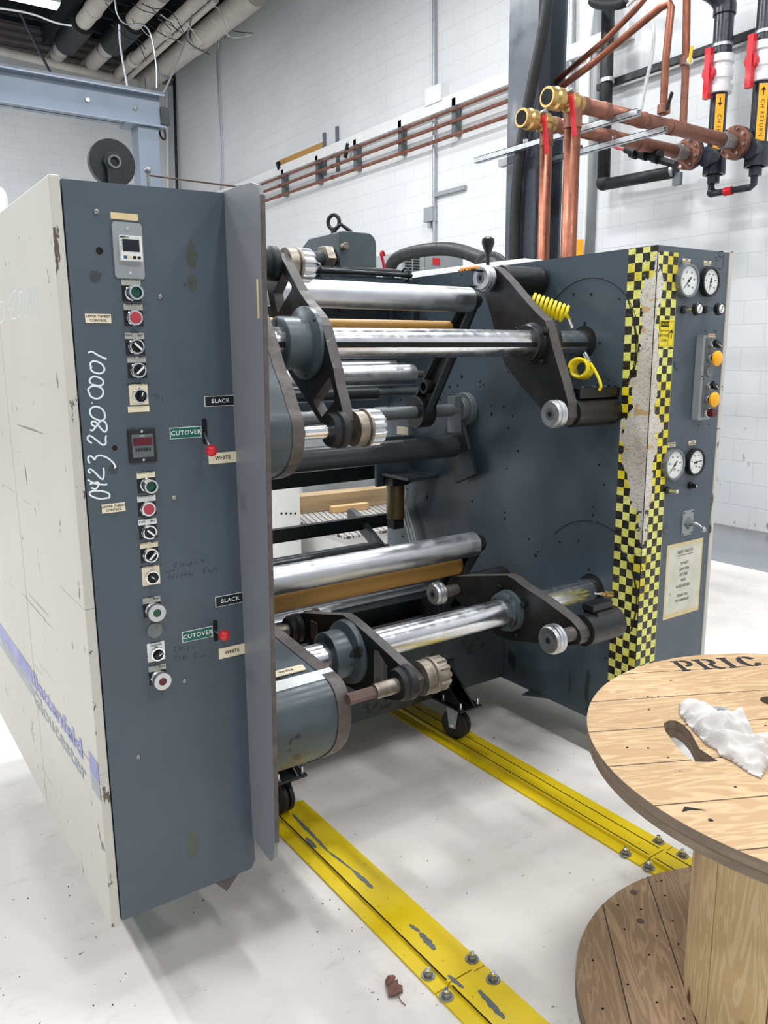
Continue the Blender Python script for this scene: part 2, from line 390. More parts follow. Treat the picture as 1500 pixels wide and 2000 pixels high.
def thing(name, loc, label, cat, group=None):
    o = bpy.data.objects.new(name, None); C.objects.link(o); o.location = loc; o['_o'] = tuple(float(x) for x in loc)
    o.empty_display_size = .1
    return tag(o, label, cat, group)
def tag(o, label, cat, group=None):
    o['label'] = label; o['category'] = cat
    if group: o['group'] = group
    return o
def struct(o): o['kind'] = 'structure'; return o
def circle(c, r, n=40, a0=0, a1=2 * math.pi):
    full = abs(a1 - a0 - 2 * math.pi) < 1e-6
    return [(c[0] + r * math.cos(a0 + (a1 - a0) * k / (n if full else n - 1)), c[1] + r * math.sin(a0 + (a1 - a0) * k / (n if full else n - 1))) for k in range(n)]
# ================================================================== THE ROOM
def slab(name, a, b, m, bevel=0): return struct(MB().box(a, b, m).build(name, world=True, bevel=bevel))
slab('floor', (-7, -6, -.1), (6.9, 17.4, 0), 'floor')
slab('wall_right', (6.8, -6, 0), (6.95, 17.3, 8.0), 'block')
slab('wall_back', (-7, 17.3, 0), (6.95, 17.5, 8.0), 'block')
slab('ceiling', (-7, -6, 7.9), (6.95, 17.5, 8.0), 'ceiling')
b = MB()
for k in range(9):
    z = 7.10 + k * .065; b.box((-7, 17.22 - .04 * (k % 2), z), (6.8, 17.3, z + .06), 'ceiling_pale')
struct(b.build('trim_1', world=True))
b = MB()
for k in range(12):
    y = 9.0 + k * .75; b.box((-7, y, 7.55), (6.8, y + .09, 7.85), 'ceiling')
struct(b.build('trim_2', world=True))
b = MB()
for x in (1.0, 2.6, 4.2, 5.8): b.box((x, 6, 7.35), (x + .12, 17.2, 7.9), 'ceiling')
struct(b.build('trim_3', world=True))
# corner: a painted conduit and a black one
tag(MB().tube([PY(354, 700, 17.2), PY(340, 150, 17.2)], .028, 'jet').build('conduit'), 'thin black vertical pipe in the far room corner', 'pipe')
tag(MB().tube([PY(333, 700, 17.22), PY(326, 178, 17.22)], .02, 'machine_white').build('conduit'), 'thin white vertical pipe left of the black corner pipe', 'pipe')

# lamps: strip fixtures under the ceiling
for i, (x, y) in enumerate(LAMPS):
    b = MB(); b.box((x - .17, y - .66, 6.60), (x + .17, y + .66, 6.68), 'machine_white')
    f = b.build('ceiling_light', bevel=.006)
    tag(f, 'white strip ceiling light fixture hung below the dark deck', 'ceiling light', 'strip lights in rows below the ceiling')
t = NT('lit_lamp_diffuser'); t.b.inputs['Emission Color'].default_value = (.85, .93, 1, 1); t.b.inputs['Emission Strength'].default_value = 14
M['lit'] = t.m
P = PZ(60, 4, 6.9)
r = thing('ceiling_light', P, 'bright lit strip light at the top left over the grey crane beam', 'ceiling light')
MB().box(P + V((-.75, -.12, .04)), P + V((.42, .12, .14)), 'machine_white').build('housing', r, .01)
MB().box(P + V((-.72, -.10, 0)), P + V((.40, .10, .04)), 'lit').build('diffuser', r, .006)
l = bpy.data.lights.new('strip_lamp', 'AREA'); l.shape = 'RECTANGLE'; l.size = 1.1; l.size_y = .2; l.energy = 60; l.color = (.9, .95, 1.0)
o = bpy.data.objects.new('strip_lamp', l); o.location = P + V((-.16, 0, -.01)); C.objects.link(o)
MB().box(P + V((-.40, -.30, -.05)), P + V((-.34, -.1, .14)), 'machine_white').build('bracket', r, .004)

# ceiling pipes: parallel runs that meet the far wall
def run(a, bpx, r_, m, name, label, cat='pipe', group=None, Yf=16.9, drop=0.):
    A = PY(*a, Yf); B = PX(*bpx, A.x); o = thing(name, A, label, cat, group)
    MB().tube([A, B], r_, m, 20).build('pipe_run', o); return o, A, B
def wraps(o, A, B, spec, r_):
    for (t0, t1, m, k) in spec: MB().cyl(A.lerp(B, t0), A.lerp(B, t1), r_ * k, m, 24).build('pipe_sleeve' if k > 1.3 else 'pipe_joint', o)
o, A, B = run((104, 116), (208, -14), .13, 'pipewrap', 'ceiling_pipe', 'white wrapped ceiling pipe with black sleeve, leftmost of the thick ones')
wraps(o, A, B, [(.28, .62, 'rubber', 1.55), (.14, .17, 'zinc', 1.06), (.78, .80, 'pipewrap', 1.12)], .13)
o, A, B = run((172, 131), (316, -14), .14, 'pipewrap', 'ceiling_pipe', 'white wrapped ceiling pipe with black sleeve, second from left')
wraps(o, A, B, [(.38, .68, 'rubber', 1.5), (.27, .29, 'zinc', 1.06)], .14)
o, A, B = run((224, 152), (402, -14), .10, 'pipewrap', 'ceiling_pipe', 'slim white ceiling pipe doubled by a thinner one, third from left')
wraps(o, A, B, [(.25, .28, 'pipewrap', 1.25), (.6, .63, 'pipewrap', 1.2)], .10)
MB().tube([A + V((.16, 0, -.06)), B + V((.16, 0, -.06))], .05, 'pipewrap', 12).build('branch_pipe', o)
o, A, B = run((287, 158), (500, -14), .19, 'pipewrap', 'ceiling_pipe', 'thickest white ceiling pipe running beside the right-hand wall')
wraps(o, A, B, [(.2, .23, 'zinc', 1.04), (.5, .55, 'pipewrap', 1.08), (.56, .57, 'zinc', 1.05)], .19)
tag(MB().tube([PY(-30, 92, 16.7), PY(232, 153, 16.7)], .075, 'pipewrap', 16).build('ceiling_pipe'), 'thin white cross pipe under the four ceiling pipes at the far wall', 'pipe')
tag(MB().tube([PY(-10, 15, 12), PY(60, 25, 12), PY(110, 46, 12), PY(140, 50, 12)], .012, 'cablewhite', 6, smooth_path=2).build('ceiling_wire'), 'thin pale wire sagging below the lit strip light', 'wire')
tag(MB().tube([PY(38, 22, 13), PY(72, 92, 13), PY(102, 148, 13)], .02, 'pvc', 6, smooth_path=1).build('ceiling_wire'), 'dark blue wire falling in front of the cross pipe at left', 'wire')
tag(MB().tube([PY(225, 0, 12), PY(228, 30, 12), PY(245, 50, 12), PY(280, 45, 12), PY(296, 66, 12), PY(306, 130, 12), PY(306, 172, 12)], .012, 'zinc', 6, smooth_path=2).build('ceiling_wire'), 'grey wire looping round the sleeved pipe and down to the crane beam', 'wire')
tag(MB().tube([PY(233, 48, 12), PY(234, 90, 12), PY(250, 176, 12)], .013, 'cablewhite', 6, smooth_path=2).build('ceiling_wire'), 'white wire hanging to the crane beam left of the slim pipe', 'wire')
tag(MB().tube([PY(376, 28, 12), PY(360, 90, 12), PY(330, 160, 12), PY(317, 186, 12)], .012, 'zinc', 6, smooth_path=2).build('ceiling_wire'), 'grey wire slanting to the right-hand end of the crane beam', 'wire')
rr = random.Random(3)
for k in range(22):
    x0 = rr.uniform(200, 420); y0 = rr.uniform(0, 60); Y = rr.uniform(11, 15)
    pts = [PY(x0 + d * rr.uniform(18, 30), y0 + d * rr.uniform(4, 22) + rr.uniform(-6, 6), Y) for d in range(4)]
    tag(MB().tube(pts, .0065, rr.choice(['pipewrap', 'rubber', 'rubber']), 5, smooth_path=2).build('ceiling_wire'), 'loose thin wire tangled among the ceiling pipes', 'wire', 'loose wires among the ceiling pipes')

# crane runway beam and its post, left
G = 9.0
def gy(x, y, Y=G): return PY(x, y, Y)
TR = gy(318, 190); BR = gy(316, 242); TL = gy(-60, 112); BL = gy(-60, 188)
zt, zb = 4.36, 4.03; xr = 3.39; xl = .6
r = thing('crane_beam', (xr, G, zb), 'grey steel crane runway beam on a post at upper left', 'crane beam')
b = MB(); b.box((xl, G + .08, zb), (xr, G + .10, zt), 'gantry'); b.box((xl, G, zt - .015), (xr + .03, G + .18, zt + .0), 'gantry'); b.box((xl, G, zb), (xr, G + .18, zb + .015), 'gantry')
b.build('i_beam', r)
MB().box((xl, G + .02, zt), (xr + .05, G + .10, zt + .03), 'column').build('crane_rail', r)
MB().box((xr, G + .05, zb + .04), (xr + .09, G + .15, zb + .22), 'jet').build('end_box', r, .005)
MB().tube([(xr + .04, G + .1, zb + .04), (xr + .06, G + .1, zb - .09), (xr + .01, G + .1, zb - .10), (xr - .02, G + .1, zb - .0)], .012, 'rubber', 8, smooth_path=2).build('end_cable', r)
for x in (2.62, 3.12): MB().cyl((x, G + .08, zb + .17), (x, G + .06, zb + .17), .02, 'bright').build('bolt', r)
MB().box((xr - .14, G + .06, zt + .03), (xr - .09, G + .10, zt + .16), 'jet').build('end_stop', r)
r = thing('crane_post', (3.21, G + .1, 0), 'grey square steel post carrying the crane beam end', 'post')
MB().box((3.10, G - .02, 0), (3.33, G + .21, zb - .02), 'gantry').build('post_tube', r, .008)
MB().box((2.98, G - .06, zb - .02), (3.40, G + .25, zb), 'gantry').build('cap_plate', r)
MB().box((2.98, G - .05, 0), (3.45, G + .3, .03), 'gantry').build('base_plate', r)

# black round drum beyond the cabinet
c = gy(220, 318, 5.6)
r = thing('cable_reel', (c.x, 5.6, 0), 'black round cable reel standing behind the grey control cabinet', 'reel')
MB().cyl(c, c + V((0, .05, 0)), .150, 'jet', 48).build('flange', r)
MB().cyl(c, c - V((0, .03, 0)), .065, 'rubber', 8).build('hub', r)
MB().ring(c - V((0, .05, 0)), c - V((0, .03, 0)), .042, .030, 'tube').build('hub_ring', r)
MB().box((c.x - .05, 5.6 - .045, c.z - .22), (c.x + .04, 5.6 - .02, c.z - .04), 'jet').build('bracket', r)
MB().cyl(c + V((0, .05, 0)), c + V((0, .25, 0)), .07, 'rubber').build('drum', r)
MB().box((c.x - .03, 5.67, 0), (c.x + .03, 5.73, c.z), 'jet').build('stand', r)

# things on the right-hand wall
XW = 6.8
def wall_tube(pts, r_, m, name, label, X=XW - .05, cat='conduit', sp=0): return tag(MB().tube([PX(*p, X) for p in pts], r_, m, 12, smooth_path=sp).build(name), label, cat)
for (pa, pb, rad, lab) in [((505, 362), (994, 176), .016, 'thin copper pipe on the right-hand wall, top of the three'),
                            ((505, 378), (995, 199), .022, 'middle of the three copper pipes along the right-hand wall'),
                            ((505, 398), (995, 220), .022, 'lowest of the three copper pipes along the right-hand wall')]:
    o = thing('copper_pipe', PX(*pb, XW - .12), lab, 'pipe')
    A, B = PX(*pa, XW - .12), PX(*pb, XW - .12); A = A + (A - B) * .6
    z = (A.z + B.z) / 2; A.z = B.z = z; MB().tube([A, B], rad, 'copper_old').build('pipe_run', o)
    for t_ in (.2, .45, .62, .8): MB().cyl(A.lerp(B, t_), A.lerp(B, t_ + .006), rad * 1.3, 'copper').build('coupling', o)
for (x, y0, y1) in [(555, 332, 384), (622, 305, 360), (697, 273, 334), (785, 236, 303), (891, 192, 266)]:
    a, c_ = PX(x, y0, XW - .06), PX(x, y1, XW - .06)
    o = tag(MB().box((XW - .1, a.y - .035, c_.z), (XW, a.y + .035, a.z), 'tube').build('pipe_support'), 'upright grey strut holding the three copper wall pipes', 'bracket', 'struts carrying the copper wall pipes')
for (x, y0, y1, lb) in [(635, 260, 343, 'bare grey wall strip left of the black wall stub'), (660, 248, 336, 'bare grey wall strip, second behind the copper pipes')]:
    a, c_ = PX(x, y0, XW), PX(x, y1, XW)
    tag(MB().box((XW - .03, a.y - .03, c_.z), (XW, a.y + .03, a.z), 'tube').build('wall_strip'), lb, 'strip')
a, c_ = PX(545, 320, XW), PX(632, 285, XW)
tag(MB().box((XW - .006, c_.y, c_.z - .05), (XW, a.y, a.z + .05), 'tan').build('wall_patch'), 'tan bare patch of wall above the copper pipes', 'patch')
a, c_ = PX(480, 353, XW), PX(993, 150, XW)
tag(MB().box((XW - .10, 5.5, c_.z - .12), (XW, a.y + 3, c_.z + .02), 'machine_white').build('wall_ledge'), 'long white ledge above the copper wall pipes', 'ledge')
tag(MB().tube([PX(680, 280, XW - .1), PX(674, 308, XW - .1)], .03, 'jet').build('wall_stub'), 'short black stub hanging left of a wall strut', 'stub')
tag(MB().tube([PX(543, 318, XW - .1), PX(546, 330, XW - .1)], .04, 'jet').build('wall_stub'), 'black stub at the left end of the tan patch', 'stub')
r = thing('wall_conduit', PX(848, 480, XW), 'white vertical conduit with a junction box in mid wall', 'conduit')
MB().tube([PX(848, 484, XW - .04), PX(848, -60, XW - .04)], .022, 'zinc').build('conduit_run', r)
p = PX(846, 420, XW); MB().box((XW - .09, p.y - .09, p.z - .09), (XW, p.y + .09, p.z + .09), 'grey_metal').build('junction_box', r, .006)
MB().box((XW - .07, p.y - .03, p.z - .16), (XW, p.y + .03, p.z - .09), 'grey_metal').build('box_spout', r)
a, c_ = PX(851, 383, XW), PX(912, 366, XW)
tag(MB().box((XW - .05, c_.y, a.z - .02), (XW, a.y, a.z + .03), 'grey_metal').build('wall_channel'), 'short grey horizontal channel right of the wall conduit', 'channel')
wall_tube([(428, 420), (430, 380), (433, 322), (425, 150), (424, 90), (436, 60)], .014, 'zinc', 'wall_conduit', 'thin grey conduit dropping down the wall right of the corner', sp=1)
p = PX(860, 188, XW); tag(MB().box((XW - .12, p.y - .16, p.z - .1), (XW, p.y + .16, p.z + .1), 'machine_white').build('wall_box'), 'white box on the ledge beside the wall conduit', 'box')
# verticals beyond the column
wall_tube([(1113, 500), (1117, 0), (1117, -40)], .03, 'zinc', 'wall_conduit', 'bright metal conduit just right of the grey column')
wall_tube([(1139, 500), (1147, 360), (1150, 90), (1160, 15), (1176, -20)], .025, 'machine_white', 'wall_conduit', 'white conduit bending at top, right of the metal conduit', sp=1)
wall_tube([(1152, 500), (1166, 150), (1168, -40)], .05, 'grey_metal', 'wall_conduit', 'wide grey trunking up the wall behind the black pipe', X=XW - .02)
wall_tube([(1102, 500), (1112, 235)], .016, 'red_dull', 'red_hose', 'thin dark red hose hanging between the copper risers', X=4.6, cat='hose')
# black pipe loop
r = thing('black_pipe_loop', PX(1180, 360, 6.5), 'black pipe turning from vertical to horizontal left of the flanges', 'pipe')
MB().tube([PX(1190, -60, 6.6), PX(1179, 352, 6.6)], .062, 'rubber', 20).build('vertical_pipe', r)
MB().sphere(PX(1179, 357, 6.6), .075, 'rubber', 12).build('elbow', r)
MB().tube([PX(1183, 360, 6.6), PX(1320, 335, 6.6)], .055, 'rubber', 20).build('horizontal_pipe', r)
for y in (158,): MB().cyl(PX(1186, y - 4, 6.6), PX(1186, y + 4, 6.6), .07, 'zinc').build('pipe_clamp', r)
MB().cyl(PX(1314, 333, 6.6), PX(1320, 332, 6.6), .066, 'zinc').build('pipe_clamp', r)
MB().box(PX(1319, 340, 6.62), PX(1327, 360, 6.58), 'tube').build('pipe_bracket', r)
tag(MB().tube([PX(1160, 8, 6.3) if i == -1 else PX(1190 + 32 * math.cos(a), 0 + 9 * math.sin(a), 6.4) for i, a in enumerate([k * math.pi / 8 for k in range(0, 9)])], .05, 'rubber', 12).build('black_hose'), 'black hose loop hanging at the top above the black pipe', 'hose')
r = thing('wall_rail', PX(1300, 130, XW - .08), 'black horizontal strut line along the wall behind the white valves', 'rail')
A, B = PX(1168, 172, XW - .08), PX(1476, 64, XW - .08); B = B + (B - A) * .5
MB().obox(A, B, .05, .06, 'rubber').build('rail_bar', r)

# grey I-section column and the black cable leaning on it
X0 = 4.9; Y0c = PX(1045, 300, X0).y; Y1c = PX(990, 300, X0).y; W = .30
r = thing('steel_column', (X0 + .15, (Y0c + Y1c) / 2, 0), 'tall grey steel I column behind the machine', 'column')
b = MB(); X1 = X0 + .32
b.box((X0, Y0c, 0), (X0 + .022, Y1c, 7.9), 'column'); b.box((X1 - .022, Y0c, 0), (X1, Y1c, 7.9), 'column'); b.box((X0 + .022, (Y0c + Y1c) / 2 - .01, 0), (X1 - .022, (Y0c + Y1c) / 2 + .01, 7.9), 'column')
b.build('i_section', r)
MB().box((X0 - .1, Y0c - .1, 0), (X1 + .1, Y1c + .1, .03), 'column').build('base_plate', r)
tag(MB().tube([PX(x, y, X0 - .06) for x, y in [(1078, -60), (1062, 60), (1040, 160), (1022, 260), (1012, 330), (1006, 420), (1004, 560)]], .045, 'rubber', 12, smooth_path=2).build('black_cable'), 'thick black cable hanging down along the grey column', 'cable')

# galvanised strut channels
for (pa, pb, X, lb) in [((930, 312), (1248, 222), 4.80, 'galvanised strut channel crossing in front of the grey column'), ((1056, 331), (1300, 237), 5.15, 'galvanised strut channel carrying the copper headers, nearer the flanges')]:
    A, B = PX(*pa, X), PX(*pb, X); z = (A.z + B.z) / 2; A.z = B.z = z
    r = thing('strut_channel', A.lerp(B, .5), lb, 'channel'); b = MB()
    b.box((X - .022, B.y, z - .022), (X + .022, A.y, z - .018), 'zinc'); b.box((X - .022, B.y, z - .022), (X - .018, A.y, z + .022), 'zinc'); b.box((X + .018, B.y, z - .022), (X + .022, A.y, z + .022), 'zinc')
    b.box((X - .022, B.y, z + .018), (X - .008, A.y, z + .022), 'zinc'); b.box((X + .008, B.y, z + .018), (X + .022, A.y, z + .022), 'zinc'); b.build('channel', r)
    for t_ in (.35, .62): MB().cyl(A.lerp(B, t_) + V((0, 0, .02)), A.lerp(B, t_) + V((0, 0, .05)), .02, 'bright').build('channel_nut', r)
sp_ = PX(978, 320, 5.08); tag(MB().box((5.05, Y1c - .02, sp_.z - .03), (5.11, sp_.y, sp_.z + .03), 'grey_metal').build('channel_stub'), 'short grey channel end left of the column below the long channel', 'channel')

# copper headers with brass valves and bolted flanges
def axis_x(P, px):
    lo, hi = 1., 8.
    for _ in range(40):
        m = (lo + hi) / 2; v = MR @ (V((m, P.y, P.z)) - V((0, 0, CAMH)))
        if F * v.x / v.z + 750 < px: lo = m
        else: hi = m
    return V((lo, P.y, P.z))
for (fp, lpx, rpx, rbot, lb, rr_, rl) in [((1340, 300), 1018, 1068, (1056, 520), 'lower copper header with brass valve, left of the two', .052, .045), ((1432, 278), 1068, 1120, (1110, 500), 'upper copper header with brass valve reaching the right flange', .052, .055)]:
    P = PX(*fp, 6.3); L = axis_x(P, lpx); K = axis_x(P, rpx)
    o = thing('copper_header', P, lb, 'pipe')
    MB().tube([L + V((.32, 0, 0)), P], rr_, 'copper_old', 24).build('header_pipe', o)
    MB().cyl(L, L + V((.05, 0, 0)), .066, 'brass', 32).build('valve_mouth', o); MB().cyl(L + V((-.005, 0, 0)), L + V((.03, 0, 0)), .049, 'hole', 32).build('valve_bore', o)
    MB().lathe(L + V((.05, 0, 0)), (1, 0, 0), [(0, .056), (.02, .074), (.07, .074), (.09, .058), (.13, .056), (.15, .070), (.20, .070), (.22, .056), (.30, .055)], 'brass', 24).build('valve_body', o)
    MB().cyl(L + V((.16, -.03, .04)), L + V((.16, -.09, .05)), .018, 'boltsteel').build('valve_stem', o)
    MB().obox(L + V((.16, -.06, .05)), L + V((.17, -.1, -.24)), .012, .035, 'red').build('valve_lever', o, .003)
    for t_ in (.32, .55, .95, 1.3): MB().cyl(L + V((t_, 0, 0)), L + V((t_ + .05, 0, 0)), rr_ * 1.1, 'copper_old', 24).build('coupling', o)
    MB().cyl(K, K + V((0, 0, -.16)), rl * 1.12, 'copper_old', 24).build('tee_branch', o)
    MB().tube([K, V((K.x, K.y, .02))], rl, 'copper', 24).build('riser_pipe', o)
    MB().cyl(P + V((-.16, 0, 0)), P + V((-.02, 0, 0)), .064, 'boltsteel', 6).build('hex_adapter', o)
    fl = MB().cyl(P, P + V((.035, 0, 0)), .128, 'copper_old', 40).build('pipe_flange', o)
    for k in range(8):
        a = k * math.pi / 4 + .3; q = P + V((0, .104 * math.cos(a), .104 * math.sin(a))); MB().cyl(q, q + V((-.03, 0, 0)), .014, 'bright', 6).build('flange_bolt', fl)
    MB().cyl(P + V((.035, 0, 0)), P + V((.045, 0, 0)), .122, 'white_pvc', 40).build('gasket', o); MB().cyl(P + V((.045, 0, 0)), P + V((.075, 0, 0)), .128, 'pvc', 40).build('backing_flange', o)
# small copper branches
for (pts, X, r_, lb) in [([(1085, 160), (1180, 80), (1240, 20), (1265, -10)], 5.2, .022, 'thin copper pipe slanting up, upper of the two'),
                         ([(1085, 178), (1150, 130), (1290, 15), (1308, 6), (1311, 14), (1300, 120), (1295, 225)], 5.15, .026, 'copper pipe slanting up then dropping to the header')]:
    cb = thing('copper_branch', PX(*pts[-1], X), lb, 'pipe'); MB().tube([PX(*p, X) for p in pts], r_, 'copper', 14).build('pipe_run', cb)
    if X < 5.18: MB().obox(PX(1302, 214, 5.13), PX(1313, 180, 5.1), .012, .03, 'jet').build('valve_lever', cb); MB().cyl(PX(1297, 205, 5.15), PX(1296, 222, 5.15), .045, 'copper_old').build('valve_body', cb)
r = thing('copper_riser', PX(1335, 240, 5.6), 'straight copper riser with small yellow-handled valve', 'pipe')
MB().tube([PX(1342, -40, 5.6), PX(1340, 120, 5.6)], .028, 'copper').build('upper_run', r); MB().tube([PX(1340, 120, 5.6), PX(1334, 250, 5.6)], .028, 'copper_old').build('lower_run', r)
MB().cyl(PX(1340, 112, 5.6), PX(1338, 128, 5.6), .04, 'copper_old').build('coupling', r); MB().obox(PX(1346, 122, 5.55), PX(1352, 90, 5.55), .012, .02, 'yellow').build('valve_handle', r); MB().sphere(PX(1346, 120, 5.58), .03, 'bright').build('valve_body', r)
tag(MB().tube([PX(x, y, 5.3) for x, y in [(1225, 12), (1245, -8), (1262, 8), (1278, 50), (1276, 100), (1262, 160), (1252, 215)]], .013, 'clear', 8, smooth_path=2).build('clear_hose'), 'pale translucent hose arching beside the copper pipes', 'hose')
r = thing('drain_manifold', PX(1270, 300, 5.9), 'row of small black and green valves below the copper header', 'valve')
MB().tube([PX(1222, 292, 5.9), PX(1320, 322, 5.9)], .03, 'rubber').build('manifold_pipe', r)
for x, y in ((1240, 297), (1260, 300), (1283, 306)):
    MB().cyl(PX(x - 5, y - 2, 5.88), PX(x + 5, y + 1, 5.88), .055, 'jet').build('valve_body', r); MB().cyl(PX(x, y, 5.88), PX(x, y - 16, 5.88), .02, 'boltsteel').build('valve_stem', r)
MB().tube([PX(1178, 272, 5.9), PX(1200, 288, 5.9), PX(1222, 293, 5.9)], .012, 'red_dull', smooth_path=1).build('red_tube', r)
tag(MB().box(PX(1131, 520, 5.0) + V((-.02, -.02, 0)), PX(1134, 468, 5.0) + V((.02, .02, 0)), 'yellow').build('yellow_strip'), 'thin yellow upright strip beside the right copper riser', 'strip')

# chilled water pipes with white valves and red handles
def upz(P, z): return V((P.x, P.y, z))
def water_pipe(px, y_bot, y_pipe_top, y_v0, y_v1, y_top, lb, word, arrow, elbow, lx):
    X = 6.48; Pb = PX(px, y_bot, X); zz = lambda y: PX(px, y, X).z
    r = thing('water_pipe', Pb, lb, 'pipe')
    MB().cyl(Pb, upz(Pb, zz(y_pipe_top) + .02), .068, 'pvc', 28).build('lower_pipe', r)
    MB().cyl(Pb, upz(Pb, zz(y_bot - 45)), .092, 'pvc', 28).build('tee_fitting', r)
    MB().cyl(upz(Pb, zz(y_bot - 32)), upz(Pb, zz(y_bot - 32)) + V((-.13, 0, 0)), .08, 'pvc', 28).build('tee_outlet', r)
    MB().cyl(upz(Pb, Pb.z - .07), Pb, .05, 'pvc', 20).build('reducer', r)
    vb = MB(); z0, z1 = zz(y_v0), zz(y_v1); h = z1 - z0
    vb.lathe(upz(Pb, z0), (0, 0, 1), [(0, .075), (0, .10), (.2 * h, .105), (.22 * h, .085), (.35 * h, .09), (.38 * h, .1), (.62 * h, .1), (.65 * h, .09), (.78 * h, .085), (.8 * h, .105), (h, .10), (h, .075)], 'white_pvc', 32)
    vb.build('valve_body', r)
    c = PX(lx, (y_v0 + y_v1) / 2 + 0, X - .12); c = upz(c, (z0 + z1) / 2)
    hd = MB(); hd.cyl(c + V((.10, 0, 0)), c + V((-.02, 0, 0)), .055, 'red', 20); hd.obox(c + V((-.01, .0, .19)), c + V((-.01, 0, -.2)), .05, .05, 'red', up=(1, 0, 0)); hd.build('valve_handle', r, .006)
    ub = MB().cyl(upz(Pb, z1), upz(Pb, zz(y_top)), .078, 'pvc', 28).build('upper_pipe', r)
    MB().ring(upz(Pb, zz(y_v1 - 22)), upz(Pb, zz(y_v1 - 16)), .084, .07, 'zinc').build('pipe_clamp', r)
    if elbow:
        e = upz(Pb, zz(y_top)); pts = [e, e + V((0, .0, .10)), e + V((-.10, .06, .2)), e + V((-.35, .2, .26))]
        MB().tube(pts, .09, 'pvc', 28, smooth_path=2).build('elbow', r)
    # yellow banner facing the camera
    la = PX(px - 8, y_pipe_top + 2, X - .055); lb_ = PX(px - 13, y_bot - 40, X - .055)
    n = V((-.72, -.69, 0)); u = V((.69, -.72, 0)); zc = (zz(y_pipe_top + 3) + zz(y_bot - 42)) / 2; hh = zz(y_pipe_top + 3) - zz(y_bot - 42)
    cc = upz(Pb, zc) + n * .0685
    lab = MB(); lab.plate([[(-.035, -hh / 2), (.035, -hh / 2), (.035, hh / 2), (-.035, hh / 2)]], cc, u, V((0, 0, 1)), .002, 'yellow')
    tn = u.cross(V((0, 0, 1)))
    lab.text(word, cc + tn * .003 + V((0, 0, -.035)), V((0, 0, -1)), u, .030, 'ink', spacing=1.25)
    s_ = 1 if arrow == 'up' else -1; az = hh / 2 - .06
    lab.plate([[(-.004, az - .03), (.004, az - .03), (.004, az + .03), (-.004, az + .03)]], cc + tn * .002, u, V((0, 0, 1)), .001, 'ink')
    lab.plate([[(-.02, az + s_ * .008), (.02, az + s_ * .008), (0, az + s_ * .035)]], cc + tn * .002, u, V((0, 0, 1)), .001, 'ink'); lab.build('pipe_banner', r)
    return Pb
a1 = water_pipe(1394, 342, 188, 187, 115, 38, 'black water pipe marked CH FEED with red-handled white valve', 'CH FEED', 'down', True, 1384)
a2 = water_pipe(1476, 326, 168, 165, 90, -60, 'black water pipe marked CH RETURN with red-handled white valve, at right edge', 'CH RETURN', 'up', False, 1467)
r = thing('bypass_pipe', PX(1390, 380, 6.48), 'thin black pipe linking both water pipes at the bottom, small red valve', 'pipe')
MB().tube([PX(1389, 345, 6.48), PX(1389, 374, 6.48), PX(1394, 378, 6.48), PX(1465, 366, 6.48), PX(1472, 360, 6.48), PX(1474, 330, 6.48)], .028, 'pvc', 14).build('pipe_run', r)
MB().cyl(PX(1415, 375, 6.47), PX(1430, 372, 6.47), .035, 'red').build('valve_body', r)
MB().sphere(PX(1390, 376, 6.48), .04, 'pvc').build('elbow', r)

# machines and stores behind the winder
r = thing('white_machine', (4.2, 5.2, 0), 'white machine with a 440 VOLTS label behind the winder', 'machine')
A = PZ(800, 531, 2.12); B = PZ(1012, 505, 2.12); d = (B - A).normalized(); n = V((-d.y, d.x, 0))
if n.x < 0: n = -n
b = MB(); q = [A, B + d * .05, B + d * .05 + n * .9, A + n * .9]
b.add([V((p.x, p.y, z)) for z in (.1, 2.12) for p in q], [(0, 1, 5, 4), (1, 2, 6, 5), (2, 3, 7, 6), (3, 0, 4, 7), (4, 5, 6, 7), (0, 3, 2, 1)], 'machine_white'); b.build('housing', r, .02)
L = (B - A).length; o1 = A + d * L * .12 - n * .004
MB().add([o1 + V((0, 0, -.12)), A + d * L * .38 - n * .004 + V((0, 0, -.12)), A + d * L * .38 - n * .004 + V((0, 0, -.04)), o1 + V((0, 0, -.04))], [(0, 1, 2, 3)], 'blue_stripe').build('blue_band', r)
o2 = A + d * L * .62 - n * .006 + V((0, 0, -.045))
lb = MB(); lb.plate([[(-.10, -.03), (.10, -.03), (.10, .03), (-.10, .03)]], o2, d, V((0, 0, 1)), .004, 'orange'); lb.text('440 VOLTS', o2 - n * .006, d, V((0, 0, 1)), .036, 'ink', bold=.001); lb.build('voltage_label', r)
r = thing('vented_cabinet', (4.6, 6.4, 0), 'pale grey vented box with a red sticker behind the winder top', 'cabinet')
cX0, cX1, cY = PY(785, 500, 6.4).x, PY(905, 500, 6.4).x, 6.4; zt_ = PY(830, 494, 6.4).z
MB().box((cX0, cY, 0), (cX1, cY + .6, zt_), 'grey_metal').build('housing', r, .008)
l0, l1 = PY(585, 780, 6.2), PY(738, 900, 6.2); r2_ = thing('vented_cabinet', (l0.x, 6.2, 0), 'lower grey cabinet with louvres glimpsed below the rollers', 'cabinet')
MB().box((l0.x, 6.2, 0), (l1.x, 6.6, l0.z + .05), 'grey_metal').build('housing', r2_, .008)
for k in range(6):
    for xa, xb in ((590, 604), (690, 730), (640, 655)):
        pa, pb = PY(xa, 784 + k * 6, 6.2), PY(xb, 784 + k * 6, 6.2); MB().box((pa.x, 6.194, pa.z - .012), (pb.x, 6.21, pa.z), 'hole').build('vent_slot', r2_)
b = MB()
for k in range(7):
    for j in (0, 1): x0 = cX0 + .035 + j * .095; b.box((x0, cY - .006, zt_ - .035 - k * .026), (x0 + .078, cY + .004, zt_ - .022 - k * .026), 'hole')
b.build('vent_slots', r)
